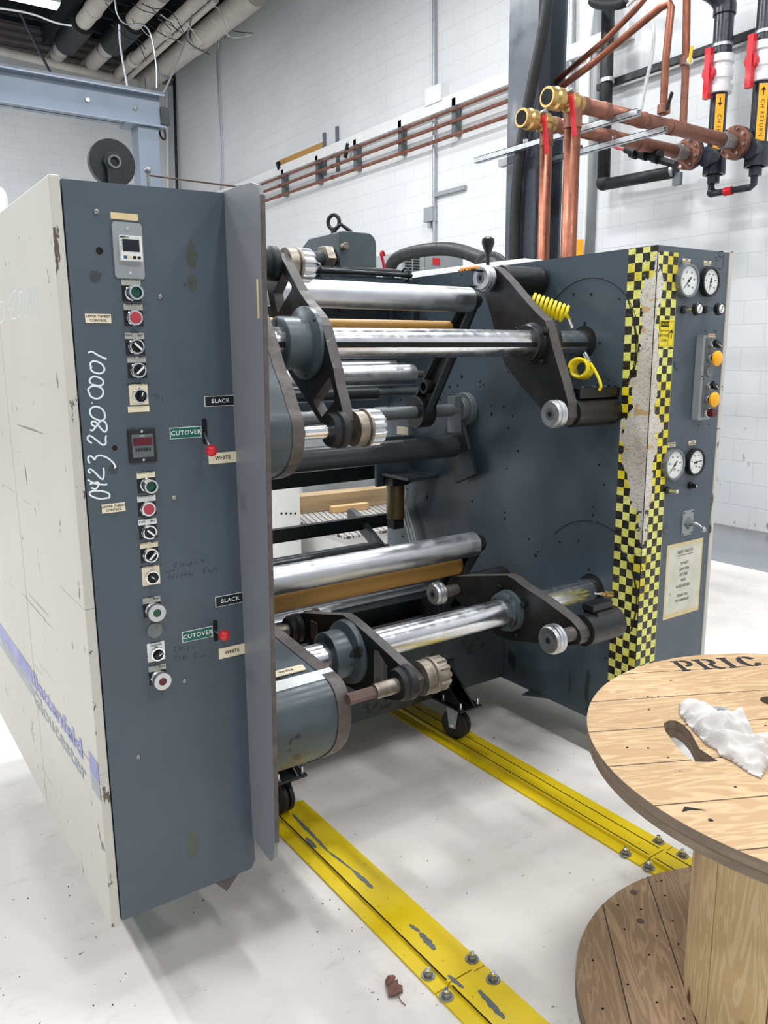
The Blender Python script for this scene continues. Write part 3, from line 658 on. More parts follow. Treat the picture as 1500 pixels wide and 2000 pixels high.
b = MB(); b.box((cX0 + .37, cY - .004, zt_ - .105), (cX0 + .46, cY, zt_ - .04), 'red'); b.box((cX0 + .27, cY - .002, .2), (cX0 + .275, cY, zt_), 'tube'); b.build('red_sticker', r)
tag(MB().tube([PX(x, y, 4.0) for x, y in [(757, 585), (758, 545), (764, 515), (780, 500), (820, 489), (870, 485), (905, 491), (932, 502), (960, 512), (985, 545)]], .050, 'rubber', 14, smooth_path=2).build('black_hose'), 'thick black hose arching over the vented box behind the winder', 'hose')
tag(MB().tube([PX(x, y, 3.6) for x, y in [(925, 528), (940, 500), (958, 496), (975, 500), (992, 520)]], .02, 'rubber', 10, smooth_path=2).build('black_cable'), 'short black cable loop behind the silver chuck at upper right', 'cable')
r = thing('white_cabinet', (2.9, 6.5, 0), 'white cabinet seen between the rollers, left of the timbers', 'cabinet')
b = MB(); q0 = PZ(525, 1108, .02); MB().box((q0.x - .6, q0.y - .1, .02), (PY(587, 1000, q0.y - .1).x, q0.y + .5, 1.05), 'machine_white').build('housing', r, .008)
for k in range(4):
    p = PY(550 + k * 9, 1003, q0.y - .105); MB().cyl(p, p + V((0, -.002, 0)), .008, 'hole').build('screw_hole', r)
zp = .33
r = thing('grating_platform', (4.0, 5.8, 0), 'low white platform topped with wire grating under the timbers', 'platform')
A = PZ(584, 1008, zp); B = PZ(745, 1035, zp); t = NT('wire_grating'); x_, y_, z_ = t.sep(t.map(rot=(0, 0, .3)))
g1 = t.math('LESS_THAN', t.math('FRACT', t.math('MULTIPLY', x_, 22.)), .22); g2 = t.math('LESS_THAN', t.math('FRACT', t.math('MULTIPLY', y_, 22.)), .22)
M['grating'] = t.out(t.mix(t.math('MAXIMUM', g1, g2), lin(176, 174, 168), lin(66, 64, 62)), .6)
MB().box((A.x - .1, 4.7, zp - .02), (4.75, 6.1, zp), 'grating').build('grating', r)
MB().box((A.x - .05, 4.75, 0), (4.7, 6.05, zp - .02), 'machine_white').build('base', r)
zz0 = PZ(587, 1003, zp)
def timber(px0, py0, px1, hpx, m, lb, dep):
    a = PZ(px0, py0, zp); bb = PZ(px1, py0 - (px1 - px0) * .115, zp); top = PY(px0, py0 - hpx, a.y).z; dd = (bb - a).normalized(); n_ = V((-dd.y, dd.x, 0))
    if n_.y < 0: n_ = -n_
    g = MB(); q = [a, bb, bb + n_ * dep, a + n_ * dep]; zt2 = top
    g.add([V((p.x, p.y, z)) for z in (zp, zt2) for p in q], [(0, 1, 5, 4), (1, 2, 6, 5), (2, 3, 7, 6), (3, 0, 4, 7), (4, 5, 6, 7), (0, 3, 2, 1)], m)
    return tag(g.build('timber_beam', bevel=.006), lb, 'timber')
timber(588, 1004, 800, 34, 'timber', 'long weathered timber beam lying on the grating', .16)
timber(650, 1003, 721, 13, 'timber_pale', 'short pale sawn block in front of the long timber', .06)
r = MB().box((3.5, 7.2, .02), (6.6, 7.9, 1.6), 'inner').build('storage_cabinet', bevel=.01); tag(r, 'dark grey cabinet behind the timbers', 'cabinet')
r = MB().box(PY(-60, 400, 9.5) + V((-1, 0, -2.4)), PY(18, 356, 9.5) + V((0, .6, 0)), 'machine_white').build('white_tank', bevel=.15, seg=4); tag(r, 'white rounded machine top at the left edge behind the cabinet', 'tank')

# ------------------------------------------------------------------ rails on the floor
def rail(name, x0, x1, y_far, y_near, joint, lb, grooves):
    r = thing(name, ((x0 + x1) / 2, joint, 0), lb, 'rail')
    for (ya, yb) in ((y_near, joint - .002), (joint + .002, y_far)):
        b = MB(); c0, c1 = x0 + .045, x1 - .045
        prof = [(x0, 0), (x0, .007), (c0 - .004, .007), (c0, .016), (c1, .016), (c1 + .004, .007), (x1, .007), (x1, 0)]
        vs = [V((p[0], y, p[1])) for y in (ya, yb) for p in prof]; n = len(prof)
        b.add(vs, [(i, (i + 1) % n, n + (i + 1) % n, n + i) for i in range(n)] + [tuple(range(n))[::-1], tuple(range(n, 2 * n))], 'rail')
        for g in grooves: b.box((g, ya + .01, .0155), (g + .004, yb - .01, .0165), 'hole')
        b.build('rail_section', r)
    return r
def anchor(r, P, z=.007):
    g = MB(); g.cyl((P.x, P.y, z), (P.x, P.y, z + .003), .019, 'boltsteel', 24); g.cyl((P.x, P.y, z + .003), (P.x, P.y, z + .014), .0125, 'boltsteel', 6); g.cyl((P.x, P.y, z + .014), (P.x, P.y, z + .024), .007, 'bright', 12); g.build('anchor_bolt', r)
rl = rail('floor_rail', 1.10, 1.268, 2.36, .3, 1.372, 'yellow floor rail on the left with worn grey streaks', [1.143])
for p in [(922, 1872), (836, 1904), (963, 1912), (872, 1945)]: anchor(rl, PZ(*p, .01))
for (x0, y0, x1, y1, w_) in [(571, 1590, 640, 1662, .010), (640, 1662, 690, 1700, .007), (690, 1700, 728, 1735, .012), (598, 1636, 617, 1656, .012), (800, 1806, 820, 1820, .010), (820, 1822, 850, 1855, .016), (875, 1905, 905, 1930, .010), (935, 1934, 985, 1990, .013)]:
    A, B = PZ(x0, y0, .0163), PZ(x1, y1, .0163); d = (B - A).normalized(); s_ = V((-d.y, d.x, 0)); pts = []; rq = random.Random(x0)
    N = 14
    for k in range(N + 1): pts.append(A.lerp(B, k / N) + s_ * (w_ * (.45 + .35 * rq.random()) * math.sin(math.pi * (k + .6) / (N + 1.2)) ** .4))
    for k in range(N, -1, -1): pts.append(A.lerp(B, k / N) - s_ * (w_ * (.45 + .35 * rq.random()) * math.sin(math.pi * (k + .6) / (N + 1.2)) ** .4))
    g = MB(); g.plate([[(p.x, p.y) for p in pts]], (0, 0, .0163), (1, 0, 0), (0, 1, 0), .0004, 'tube'); g.build('worn_patch', rl, label='grey bare streak worn in the yellow paint')
jr = PZ(1248, 1690, .01).y
rr_ = rail('floor_rail', 1.950, 2.118, 3.0, .3, jr, 'yellow floor rail on the right running under the winder', [2.005, 2.060])
for p in [(1286, 1643), (1222, 1666), (1333, 1670), (1267, 1693)]: anchor(rr_, PZ(*p, .01))

# leaf
P = PZ(770, 1925, .0)
lf = MB(); out = []
for (px, py) in [(752, 1917), (757, 1912), (764, 1911), (769, 1906), (773, 1913), (771, 1921), (777, 1919), (778, 1926), (786, 1929), (787, 1938), (780, 1942), (779, 1948), (768, 1949), (759, 1949), (757, 1936), (754, 1928)]: q = PZ(px, py, .004); out.append((q.x, q.y))
lf.plate([out], (0, 0, .004), (1, 0, 0), (0, 1, 0), .001, 'leaf')
for v_ in lf.v: v_.z += .010 * (.5 + .5 * math.sin(v_.x * 140 + v_.y * 60))
r = thing('dry_leaf', P, 'curled brown dry leaf on the white floor beside the left rail', 'leaf')
lf.build('leaf_blade', r); MB().tube([PZ(778, 1944, .006), PZ(783, 1956, .004), PZ(792, 1963, .003)], .0012, 'leaf', 6, smooth_path=1).build('leaf_stem', r)
# grit on the floor
g = MB(); rq = random.Random(11)
for k in range(110):
    px, py = rq.choice([(rq.uniform(545, 860), rq.uniform(1600, 1990)), (rq.uniform(820, 1300), rq.uniform(1400, 1990)), (rq.uniform(0, 420), rq.uniform(1560, 1990))])
    p = PZ(px, py, 0.0); s_ = rq.uniform(.0008, .0022); g.sphere(p + V((0, 0, s_ * .5)), s_, rq.choice(['ink', 'rusty', 'tube']), 4)
o = tag(g.build('floor_grit'), 'dark specks of grit scattered on the white floor', 'grit'); o['kind'] = 'stuff'
# ================================================================== THE WINDER
RX, RY = 1.6, 2.5
Y0 = 1.79; XP = 2.385; XL = .812; XO = .453; XS = .428
ZT = 1.955
W_ = thing('winding_machine', (RX, RY, 0), 'large grey two-turret film winding machine with an off-white side panel', 'machine')
def B(mb, name, bevel=0., label=None, parent=None): return mb.build(name, parent if parent is not None else W_, bevel, label)
def fp(x, y, off=0.): return PY(x, y, Y0 - off)        # a point on the front faces
UX, UZ, NY = V((1, 0, 0)), V((0, 0, 1)), V((0, -1, 0))

# ---- left control cabinet
zb = .245
pr = [(XO, zb), (XL - .012, zb), (XL, zb + .02), (XL, ZT + .008), (XO, ZT)]
b = MB(); b.plate([pr], (0, Y0, 0), UX, UZ, -.02, 'panel')   # front sheet, 20 mm, going back
for v_ in b.v: v_.y = Y0 if abs(v_.y - Y0) < 1e-5 else Y0 + .02
b.box((XL - .02, Y0 + .02, .33), (XL, 3.40, ZT), 'inner'); b.box((XO, Y0 + .02, ZT - .015), (XL - .02, 3.40, ZT), 'panel'); b.box((XO, Y0 + .02, .30), (XL - .02, 3.40, .32), 'panel')
B(b, 'control_cabinet')
# off-white side cover with its folded front strip and seams
p0 = PX(0, 402, XS)
b = MB(); seam = PX(85, 1500, XS).y
for (ya, yb) in ((Y0 - .001, seam - .002), (seam + .002, 3.42)): b.box((XS, ya, .235), (XS + .022, yb, 1.962), 'offwhite')
B(b, 'side_cover', .003)
g = MB(); g.box((XS + .004, seam - .002, .24), (XS + .02, seam + .002, 1.96), 'ink'); B(g, 'cover_seam')
# guard plate standing forward of the cabinet
pts = [PX(x, y, XL) for x, y in [(440, 374), (470, 362), (495, 356), (506, 361), (511, 380), (540, 1645), (537, 1676), (531, 1682), (498, 1636)]]
pts[0].y = pts[-1].y = Y0 + .01
b = MB(); b.xplate(pts, XL - .004, .010, 'flange'); B(b, 'guard_plate', .001)
b = MB(); e0, e1 = PX(511, 380, XL), PX(540, 1645, XL); b.xplate([e0, e1, e1 - V((0, .004, 0)), e0 - V((0, .004, 0))], XL - .0045, .011, 'edge'); B(b, 'guard_edge', .001, 'worn bare edge of the guard plate')
t0, t1 = PX(503, 545, XL - .005), PX(506, 622, XL - .005)
b = MB(); b.box((XL - .0055, t0.y - .003, t1.z), (XL - .0045, t0.y + .006, t0.z), 'oldtape'); B(b, 'tape_strip', 0, 'yellowed tape strip on the guard plate')
b = MB(); q = fp(455, 1722); b.add([(q.x - .05, Y0 + .01, zb), (q.x + .03, Y0 + .01, zb), (q.x - .015, Y0 + .01, zb - .045), (q.x - .05, Y0 + .12, zb), (q.x + .03, Y0 + .12, zb), (q.x - .015, Y0 + .12, zb - .045)], [(0, 1, 2), (3, 5, 4), (0, 3, 4, 1), (1, 4, 5, 2), (2, 5, 3, 0)], 'edge'); B(b, 'bent_bracket')

q0, q1 = PY(289, 342, 2.3), PY(458, 364, 2.3); g = MB(); g.tube([V((q0.x, q0.y, ZT - .01)), V((q0.x, q0.y, q0.z + .01))], .005, 'boltsteel', 10); g.sphere(V((q0.x, q0.y, q0.z + .012)), .009, 'boltsteel', 8); B(g, 'cable_post')
B(MB().tube([q0, q1, q1 + (q1 - q0) * .2], .0028, 'rusty', 8), 'pull_cord', 0, 'thin dark red cord stretched over the cabinet top')
# ---- lettering helpers on the front faces
def label(px, py, w, h, m, txt='', ink='ink', th=None, rows=None, bold=.0002, name='name_plate', tilt=0., sx=1., lab=None):
    c = fp(px, py, .0015) if not isinstance(px, V) else px
    u = V((math.cos(tilt), 0, math.sin(tilt))); v = V((-math.sin(tilt), 0, math.cos(tilt)))
    g = MB(); g.plate([[(-w / 2, -h / 2), (w / 2, -h / 2), (w / 2, h / 2), (-w / 2, h / 2)]], c + V((0, .0015, 0)), u, v, .002, m)
    rows = rows or ([txt] if txt else []); n = len(rows); hh = th or h * .36
    for i, s_ in enumerate(rows):
        o = c + NY * .0012 + v * ((n - 1) / 2 - i) * hh * 1.6
        g.text(s_, o, u, v, hh, ink, bold=bold, sx=sx)
    return B(g, name, 0, lab or (' '.join(rows) + ' plate' if rows else None))
def framed(px, py, w, h, m, edge, txt, ink, sx=1.05):
    c = fp(px, py, .0015); g = MB()
    g.plate([[(-w / 2, -h / 2), (w / 2, -h / 2), (w / 2, h / 2), (-w / 2, h / 2)]], c + V((0, .0015, 0)), UX, UZ, .0018, edge)
    w2, h2 = w - .003, h - .003; g.plate([[(-w2 / 2, -h2 / 2), (w2 / 2, -h2 / 2), (w2 / 2, h2 / 2), (-w2 / 2, h2 / 2)]], c + V((0, .001, 0)), UX, UZ, .002, m)
    g.text(txt, c + NY * .0016, UX, UZ, h * .38, ink, bold=.0002, sx=sx, spacing=1.12); return B(g, 'name_plate', 0, '%s plate' % txt)
# ---- operators
def legend(parent, c, w, h, m, rows, dark=True):
    g = MB(); g.plate([[(-w / 2, -h / 2), (w / 2, -h / 2), (w / 2, h / 2), (-w / 2, h / 2)]], c + V((0, .0012, 0)), UX, UZ, .0012, 'jet' if dark else m)
    if dark: g.plate([[(-w / 2, h * .22), (w / 2, h * .22), (w / 2, h / 2), (-w / 2, h / 2)]], c + V((0, .0007, 0)), UX, UZ, .0012, m)
    for (s_, dx, dz) in rows: g.text(s_, c + V((dx, -.0009, dz)), UX, UZ, .0046, 'ink', bold=.0001)
    return g.build('legend_plate', parent)
def octo(g, c, r_, dep, m='bright'): g.cyl(c, c + NY * dep, r_, m, 8)
def push(px, py, kind, rows=(), lm='legend', dark=True, up=.016):
    c = fp(px, py, 0.0); r = MB()
    if kind == 'green':
        octo(r, c, .0165, .006); r.cyl(c + NY * .005, c + NY * .022, .0140, 'bright', 32); r.ring(c + NY * .020, c + NY * .034, .0155, .0118, 'bright'); cap = MB().cyl(c + NY * .02, c + NY * .028, .0116, 'green', 32); nm = 'push_button'; lb = 'green push button in a tall chrome collar'
    elif kind == 'red':
        octo(r, c, .0175, .008); r.ring(c + NY * .006, c + NY * .014, .0160, .0125, 'bright'); cap = MB().cyl(c + NY * .006, c + NY * .017, .0122, 'red_dull', 32); nm = 'push_button'; lb = 'red push button with chrome ring'
    elif kind in ('sel', 'sel2', 'pot', 'pot2', 'pot3'):
        octo(r, c, .0175, .008); r.ring(c + NY * .006, c + NY * .015, .0160, .0130, 'bright'); cap = MB().cyl(c + NY * .006, c + NY * .013, .0128, 'jet', 32)
        a = {'sel': -.75, 'sel2': .75, 'pot': 1.25, 'pot2': 2.4, 'pot3': .5}[kind]; d = V((math.cos(a), 0, math.sin(a))); e = V((-d.z, 0, d.x))
        kb = .005 if kind[0] == 's' else .0065
        L1, L2 = (-.0125, .0125) if kind[0] == 's' else (-.009, .011)
        g = []
        for (s_, y_) in ((1, .012), (.7, .023)): g += [c + NY * y_ + d * L1 + e * kb * s_, c + NY * y_ + d * L2 + e * kb * s_, c + NY * y_ + d * L2 - e * kb * s_, c + NY * y_ + d * L1 - e * kb * s_]
        cap.add(g, [(0, 1, 5, 4), (1, 2, 6, 5), (2, 3, 7, 6), (3, 0, 4, 7), (4, 5, 6, 7)], 'jet')
        wd = .0022 if kind[0] == 's' else .001
        lo_, hi_ = (-.011, .011) if kind[0] == 's' else (-.001, .009)
        cap.add([c + NY * .0235 + d * lo_ + e * wd, c + NY * .0235 + d * hi_ + e * wd, c + NY * .0235 + d * hi_ - e * wd, c + NY * .0235 + d * lo_ - e * wd], [(0, 1, 2, 3)], 'whiteink')
        nm = 'selector_switch' if kind[0] == 's' else 'speed_dial'; lb = 'black rotary switch with white pointer' if kind[0] == 's' else 'black dial on a square scale plate'
    elif kind in ('mgreen', 'mred'):
        octo(r, c, .0185, .008); r.lathe(c + NY * .006, NY, [(0, .0155), (.006, .0185), (.010, .0155), (.013, .0185), (.018, .016)], 'alu', 32)
        r.ring(c + NY * .022, c + NY * .036, .0205, .0095, 'alu'); cap = MB().cyl(c + NY * .022, c + NY * .037, .0092, 'green' if kind == 'mgreen' else 'darkred', 28); nm = 'push_button'; lb = ('green' if kind == 'mgreen' else 'dark red') + ' centre push button in a wide aluminium collar'
    o = r.build(nm, W_, 0, lb); cap.build('button_cap' if nm == 'push_button' else 'switch_knob', o)
    if rows is not None:
        if dark: legend(o, c + V((0, 0, .006)) + NY * .0008, .042, .047, lm, rows)
        else: legend(o, c + V((0, 0, .003)) + NY * .0008, .042, .046, lm, rows, False)
    return o
T_ = .0225
push(257, 573, 'green', [('DRIVE START', 0, T_)])
push(261, 621, 'red', [('DRIVE STOP', 0, T_)])
push(264, 677, 'sel', [('DRIVE', 0, T_ + .002), ('FWD', -.012, T_ - .005), ('REV', .012, T_ - .005)])
push(268, 723, 'sel2', [('AUTO', -.012, T_), ('MAN', .012, T_)])
push(271, 773, 'pot', [('MAN SPEED ADJ', 0, T_ + .0)], 'cream', False)
push(286, 947, 'green', [('DRIVE START', 0, T_)], 'cream')
push(287, 993, 'red', [('DRIVE STOP', 0, T_)], 'whiteink')
push(289, 1038, 'sel', [('DRIVE', 0, T_ + .002), ('FWD', -.012, T_ - .005), ('REV', .012, T_ - .005)], 'whiteink')
push(292, 1083, 'sel2', [('AUTO', -.012, T_), ('MAN', .012, T_)], 'cream')
push(295, 1126, 'pot2', [('MAN SPEED ADJ', 0, T_ + .0)], 'cream', False)
push(297, 1190, 'mgreen', [('PULL', 0, T_ + .001), ('PUSH', .012, T_ - .004)])
push(305, 1275, 'pot3', [('DANCER', 0, T_ + .001), ('LOADING', 0, T_ - .006)], 'whiteink', False)
push(308, 1322, 'mred', [('PULL', 0, T_ + .001), ('PUSH', .012, T_ - .004)])
b = MB(); c = fp(302, 1231); b.cyl(c, c + NY * .004, .0185, 'grey_disc', 36); B(b, 'blank_plug')
# controller on its plate
c = fp(250, 490); u = UX; g = MB(); g.plate([[(-.032, -.052), (-.028, -.058), (.028, -.058), (.032, -.052), (.032, .052), (.028, .058), (-.028, .058), (-.032, .052)]], c, UX, UZ, .005, 'grey_metal')
cc = c + V((.0, 0, .058 - .012)); g.cyl(cc + NY * .004, cc + NY * .008, .004, 'bright', 16); cc = c + V((0, 0, -.046)); g.cyl(cc + NY * .004, cc + NY * .008, .004, 'bright', 16)
hm = B(g, 'controller_plate', .0015)
k = c + V((.003, 0, .004)); g = MB(); g.box(k + V((-.023, 0, -.026)), k + V((.023, -.016, .026)), 'display_white'); g.box(k + V((-.019, -.0155, -.007)), k + V((.017, -.0168, .018)), 'lcd')
for i, m_ in enumerate(('blue_stripe', 'oldtape', 'rubber', 'rubber')): g.box(k + V((-.018 + i * .0098, -.0155, -.022)), k + V((-.011 + i * .0098, -.017, -.016)), m_)
g.text('AMCO', k + V((-.012, -.0165, .0222)), UX, UZ, .0034, 'ink', bold=.0002); g.plate([[(-.0035, 0), (.0035, 0), (0, .0045)]], k + V((-.0205, -.0165, .0203)), UX, UZ, .0003, 'ink')
g.text('CTA4', k + V((.013, -.0165, .0215)), UX, UZ, .0024, 'ink')
for i in range(6): g.box(k + V((-.0222, -.0158, -.004 + i * .0036)), k + V((-.020, -.0163, -.003 + i * .0036)), 'ink')
g.build('display_controller', hm, .0008)
# counter
c = fp(277, 870); g = MB(); g.box(c + V((-.031, .0, -.038)), c + V((.031, -.006, .038)), 'rubber'); ct = B(g, 'counter', .002, 'dark framed digital counter with red display')
g = MB(); g.box(c + V((-.024, -.005, -.026)), c + V((.024, -.0075, .026)), 'tube'); g.box(c + V((-.021, -.007, .001)), c + V((.021, -.009, .018)), 'reddisplay')
for i in range(6): g.box(c + V((-.017 + i * .006, -.007, -.012)), c + V((-.013 + i * .006, -.0085, -.005)), 'ink')
g.text('RESET', c + V((0, -.0078, .022)), UX, UZ, .003, 'whiteink')
for s_ in (-.032, .032): g.cyl(c + V((0, -.005, s_)), c + V((0, -.008, s_)), .003, 'bright', 12)
g.build('counter_face', ct)
# plates and labels
label(243, 423, .058, .0135, 'oldtape', name='tape_strip'); label(271, 799, .048, .0125, 'cream', name='tape_strip')
label(192, 622, .054, .019, 'cream', rows=['UPPER TURRET', 'CONTROL'], th=.0052, bold=.0001)
label(222, 992, .052, .020, 'cream', rows=['LOWER TURRET', 'CONTROL'], th=.0052, bold=.0001)
framed(430, 783, .078, .0245, 'blacklabel', 'whiteink', 'BLACK', 'whiteink'); framed(363, 845, .076, .026, 'labelgreen', 'whiteink', 'CUTOVER', 'whiteink')
label(435, 894, .071, .026, 'cream', 'WHITE', th=.0085, sx=1.05); framed(449, 1171, .076, .0265, 'blacklabel', 'whiteink', 'BLACK', 'whiteink')
framed(386, 1239, .078, .027, 'labelgreen', 'whiteink', 'CUTOVER', 'whiteink'); label(453, 1272, .069, .027, 'cream', 'WHITE', th=.0085, sx=1.05)
# slots, levers and balls
for (sx, s0, s1, base, ball) in [(400, 817, 868, (399, 846), (413, 880)), (421, 1210, 1253, (419, 1232), (438, 1241))]:
    a_, b_ = fp(sx, s0), fp(sx, s1); c = (a_ + b_) / 2; hw = .006; hh = (a_.z - b_.z) / 2
    out = [(hw * math.cos(t_), hh - hw + hw * math.sin(t_)) for t_ in [math.pi * k / 10 for k in range(11)]] + [(hw * math.cos(t_), -hh + hw + hw * math.sin(t_)) for t_ in [math.pi + math.pi * k / 10 for k in range(11)]]
    g = MB(); g.plate([out], c + V((0, .0006, 0)), UX, UZ, .001, 'hole'); B(g, 'lever_slot')
    P0 = fp(*base); P1 = PY(ball[0], ball[1], Y0 - .055)
    g = MB(); g.tube([P0, P1], .0035, 'boltsteel', 12); lv = B(g, 'cutover_lever'); MB().sphere(P1, .0135, 'red', 14).build('lever_ball', lv)
g = MB()
for (x, y, r_) in [(194, 490, .008), (224, 875, .0065)]: c = fp(x, y); g.ring(c + V((0, .001, 0)), c + NY * .0008, r_ * 1.2, r_, 'tube', 24); g.cyl(c, c + NY * .0004, r_, 'hole', 24)
B(g, 'panel_hole')
for (x, y) in [(188, 414), (313, 580), (340, 972), (360, 1330), (270, 1478)]:
    c = fp(x, y); B(MB().lathe(c, NY, [(0, .0062), (.003, .0055), (.0045, .0035), (.0045, .002)], 'boltsteel', 16), 'panel_bolt')
M['smear'] = paint('olive_grease_smear', lin(76, 82, 74), .35, var=.14, vs=30); M['smudge'] = paint('dark_smudge', lin(58, 62, 66), .5, var=.1, vs=30)
for (x, y, w_, h_, m_) in [(376, 1650, .017, .042, 'smear'), (374, 500, .014, .030, 'smear'), (376, 553, .012, .022, 'smear'), (186, 540, .013, .014, 'smudge'), (221, 917, .010, .012, 'smudge'), (438, 1408, .006, .013, 'smear')]:
    c = fp(x, y); rq = random.Random(x * 7 + y); out = []
    for k in range(28): a = 2 * math.pi * k / 28; r_ = .8 + .3 * rq.random(); out.append((w_ * r_ * math.cos(a), h_ * r_ * math.sin(a)))
    B(MB().plate([out], c + V((0, .0002, 0)), UX, UZ, .0004, m_), 'grease_smear' if m_ == 'smear' else 'smudge')
# hand-painted numbers traced as brush strokes
def strokes(name, paths, m, r_, plane, lab):
    g = MB()
    for p in paths:
        pts = [plane(*q) for q in p]
        for _ in range(2):
            q = [pts[0]]
            for a_, b_ in zip(pts, pts[1:]): q += [a_ * .75 + b_ * .25, a_ * .25 + b_ * .75]
            pts = q + [pts[-1]]
        g.tube(pts, r_, m, 6)
    ax = 1 if plane is _pf else 0
    base = Y0 if ax else XS
    for v_ in g.v: v_[ax] = base + (v_[ax] - base) * .12 - .0003
    return B(g, name, 0, lab)
def _pf(x, y): return PY(x, y, Y0)
def _ps(x, y): return PX(x, y, XS)
Z4 = lambda L: [[(x / 3.572 + 150, y / 3.572 + 800) for x, y in p] for p in L]
Z3 = lambda L: [[(x / 3.75 + 120, y / 3.75 + 400) for x, y in p] for p in L]
S = []
S += Z4([[(225, 615), (160, 625), (100, 605), (85, 585), (100, 568), (165, 565), (220, 580), (232, 600), (222, 618)],      # 0
         [(85, 520), (110, 530), (140, 555), (165, 505), (75, 540)] if False else [(100, 545), (135, 560), (165, 500), (90, 520)], [(75, 490), (130, 520), (200, 525), (212, 520)],  # 4
         [(95, 445), (78, 430), (90, 412), (120, 430), (165, 480), (185, 490), (190, 440), (185, 405)],                    # 2
         [(90, 375), (75, 345), (85, 320), (110, 330), (125, 355), (130, 330), (160, 315), (215, 335), (255, 370), (272, 400), (260, 408)],  # 3
         [(105, 235), (75, 215), (75, 185), (95, 180), (140, 215), (180, 250), (205, 240), (200, 205), (205, 180)],        # 2
         [(130, 120), (100, 105), (105, 80), (135, 85), (165, 130), (195, 160), (212, 140), (205, 90), (170, 70), (140, 110), (110, 150), (92, 140)]])  # 8
S += [[(196, 822), (178, 815), (174, 800), (186, 792), (203, 800), (206, 818), (196, 823)]]                                 # 0
S += Z3([[(222, 1455), (228, 1450)],                                                                                       # dot
         [(205, 1380), (190, 1350), (230, 1320), (300, 1340), (310, 1390), (270, 1425), (215, 1410), (200, 1370)],
         [(215, 1310), (200, 1285), (235, 1250), (300, 1275), (312, 1310), (280, 1330), (220, 1315)],
         [(220, 1195), (205, 1160), (240, 1140), (300, 1165), (320, 1210), (290, 1240), (225, 1225), (210, 1190)],
         [(195, 1085), (220, 1070), (270, 1105), (330, 1130)]])
strokes('painted_number', S, 'paintpen', .0022, _pf, 'white hand-painted number reading upwards 0423.280.0001')
S2 = [[(0, 592), (6, 588), (9, 598), (5, 606), (11, 612), (8, 625), (0, 632)], [(16, 604), (19, 602)],
      [(14, 598), (22, 578), (29, 566), (33, 574), (28, 598), (20, 622), (32, 622)], [(40, 570), (34, 578), (44, 596), (40, 622), (34, 614), (40, 590), (44, 572), (39, 568)],
      [(50, 562), (46, 590), (48, 622), (53, 616), (54, 580), (50, 563)], [(56, 560), (53, 590), (55, 624), (59, 612), (60, 575), (57, 561)], [(63, 560), (60, 590), (62, 624), (66, 612), (67, 575), (64, 561)],
      [(69, 556), (72, 592), (76, 628)]]
strokes('painted_number', S2, 'paintpen', .0016, _ps, 'faint white number 3.280.0001 on the side cover')
S3 = Z4([[(700, 1070), (680, 1075), (675, 1095), (695, 1100)], [(725, 1065), (722, 1095)], [(740, 1075), (738, 1095), (745, 1070), (752, 1090)], [(770, 1070), (765, 1085), (780, 1080)], [(795, 1062), (790, 1100)], [(795, 1062), (805, 1070), (795, 1078)], [(835, 1055), (825, 1065), (838, 1068)], [(870, 1040), (885, 1065)], [(888, 1040), (868, 1065)], [(615, 1135), (685, 1118)],
         [(650, 1145), (640, 1185)], [(650, 1165), (675, 1160)], [(680, 1145), (670, 1185)], [(700, 1160), (692, 1180)], [(735, 1135), (725, 1175)], [(760, 1135), (755, 1172)], [(735, 1155), (757, 1150)], [(785, 1130), (780, 1168)], [(812, 1128), (805, 1165)], [(785, 1150), (808, 1146)],
         [(905, 1100), (880, 1120), (885, 1145), (900, 1130), (885, 1125)], [(925, 1120), (920, 1140), (935, 1118), (940, 1138)], [(960, 1100), (950, 1130)], [(965, 1100), (975, 1128)],
         [(700, 1650), (680, 1660), (675, 1685), (695, 1680)], [(718, 1650), (712, 1685), (730, 1648), (725, 1680)], [(745, 1655), (742, 1672), (755, 1668)], [(775, 1650), (770, 1690)], [(775, 1650), (788, 1658), (775, 1668)], [(810, 1650), (805, 1665), (820, 1660)],
         [(675, 1725), (700, 1718)], [(688, 1722), (682, 1750)], [(715, 1715), (722, 1725), (712, 1745)], [(745, 1712), (738, 1742), (758, 1740), (762, 1710)], [(840, 1690), (818, 1710), (822, 1738), (838, 1722), (822, 1715)], [(865, 1712), (858, 1730), (872, 1728)], [(885, 1705), (880, 1730), (900, 1705)]])
S3 += Z3([[(895, 590), (900, 605)], [(895, 575), (915, 575), (912, 590), (897, 592)], [(930, 565), (972, 562)], [(955, 565), (948, 598)], [(660, 1390), (705, 1385)], [(690, 1395), (685, 1420)], [(715, 1390), (705, 1430)], [(740, 1400), (738, 1450)]])
for grp in (S3[:24], S3[24:37], S3[37:41], S3[41:]): strokes('marker_note', grp, 'fadedink', .0009, _pf, 'faded handwritten marker note')

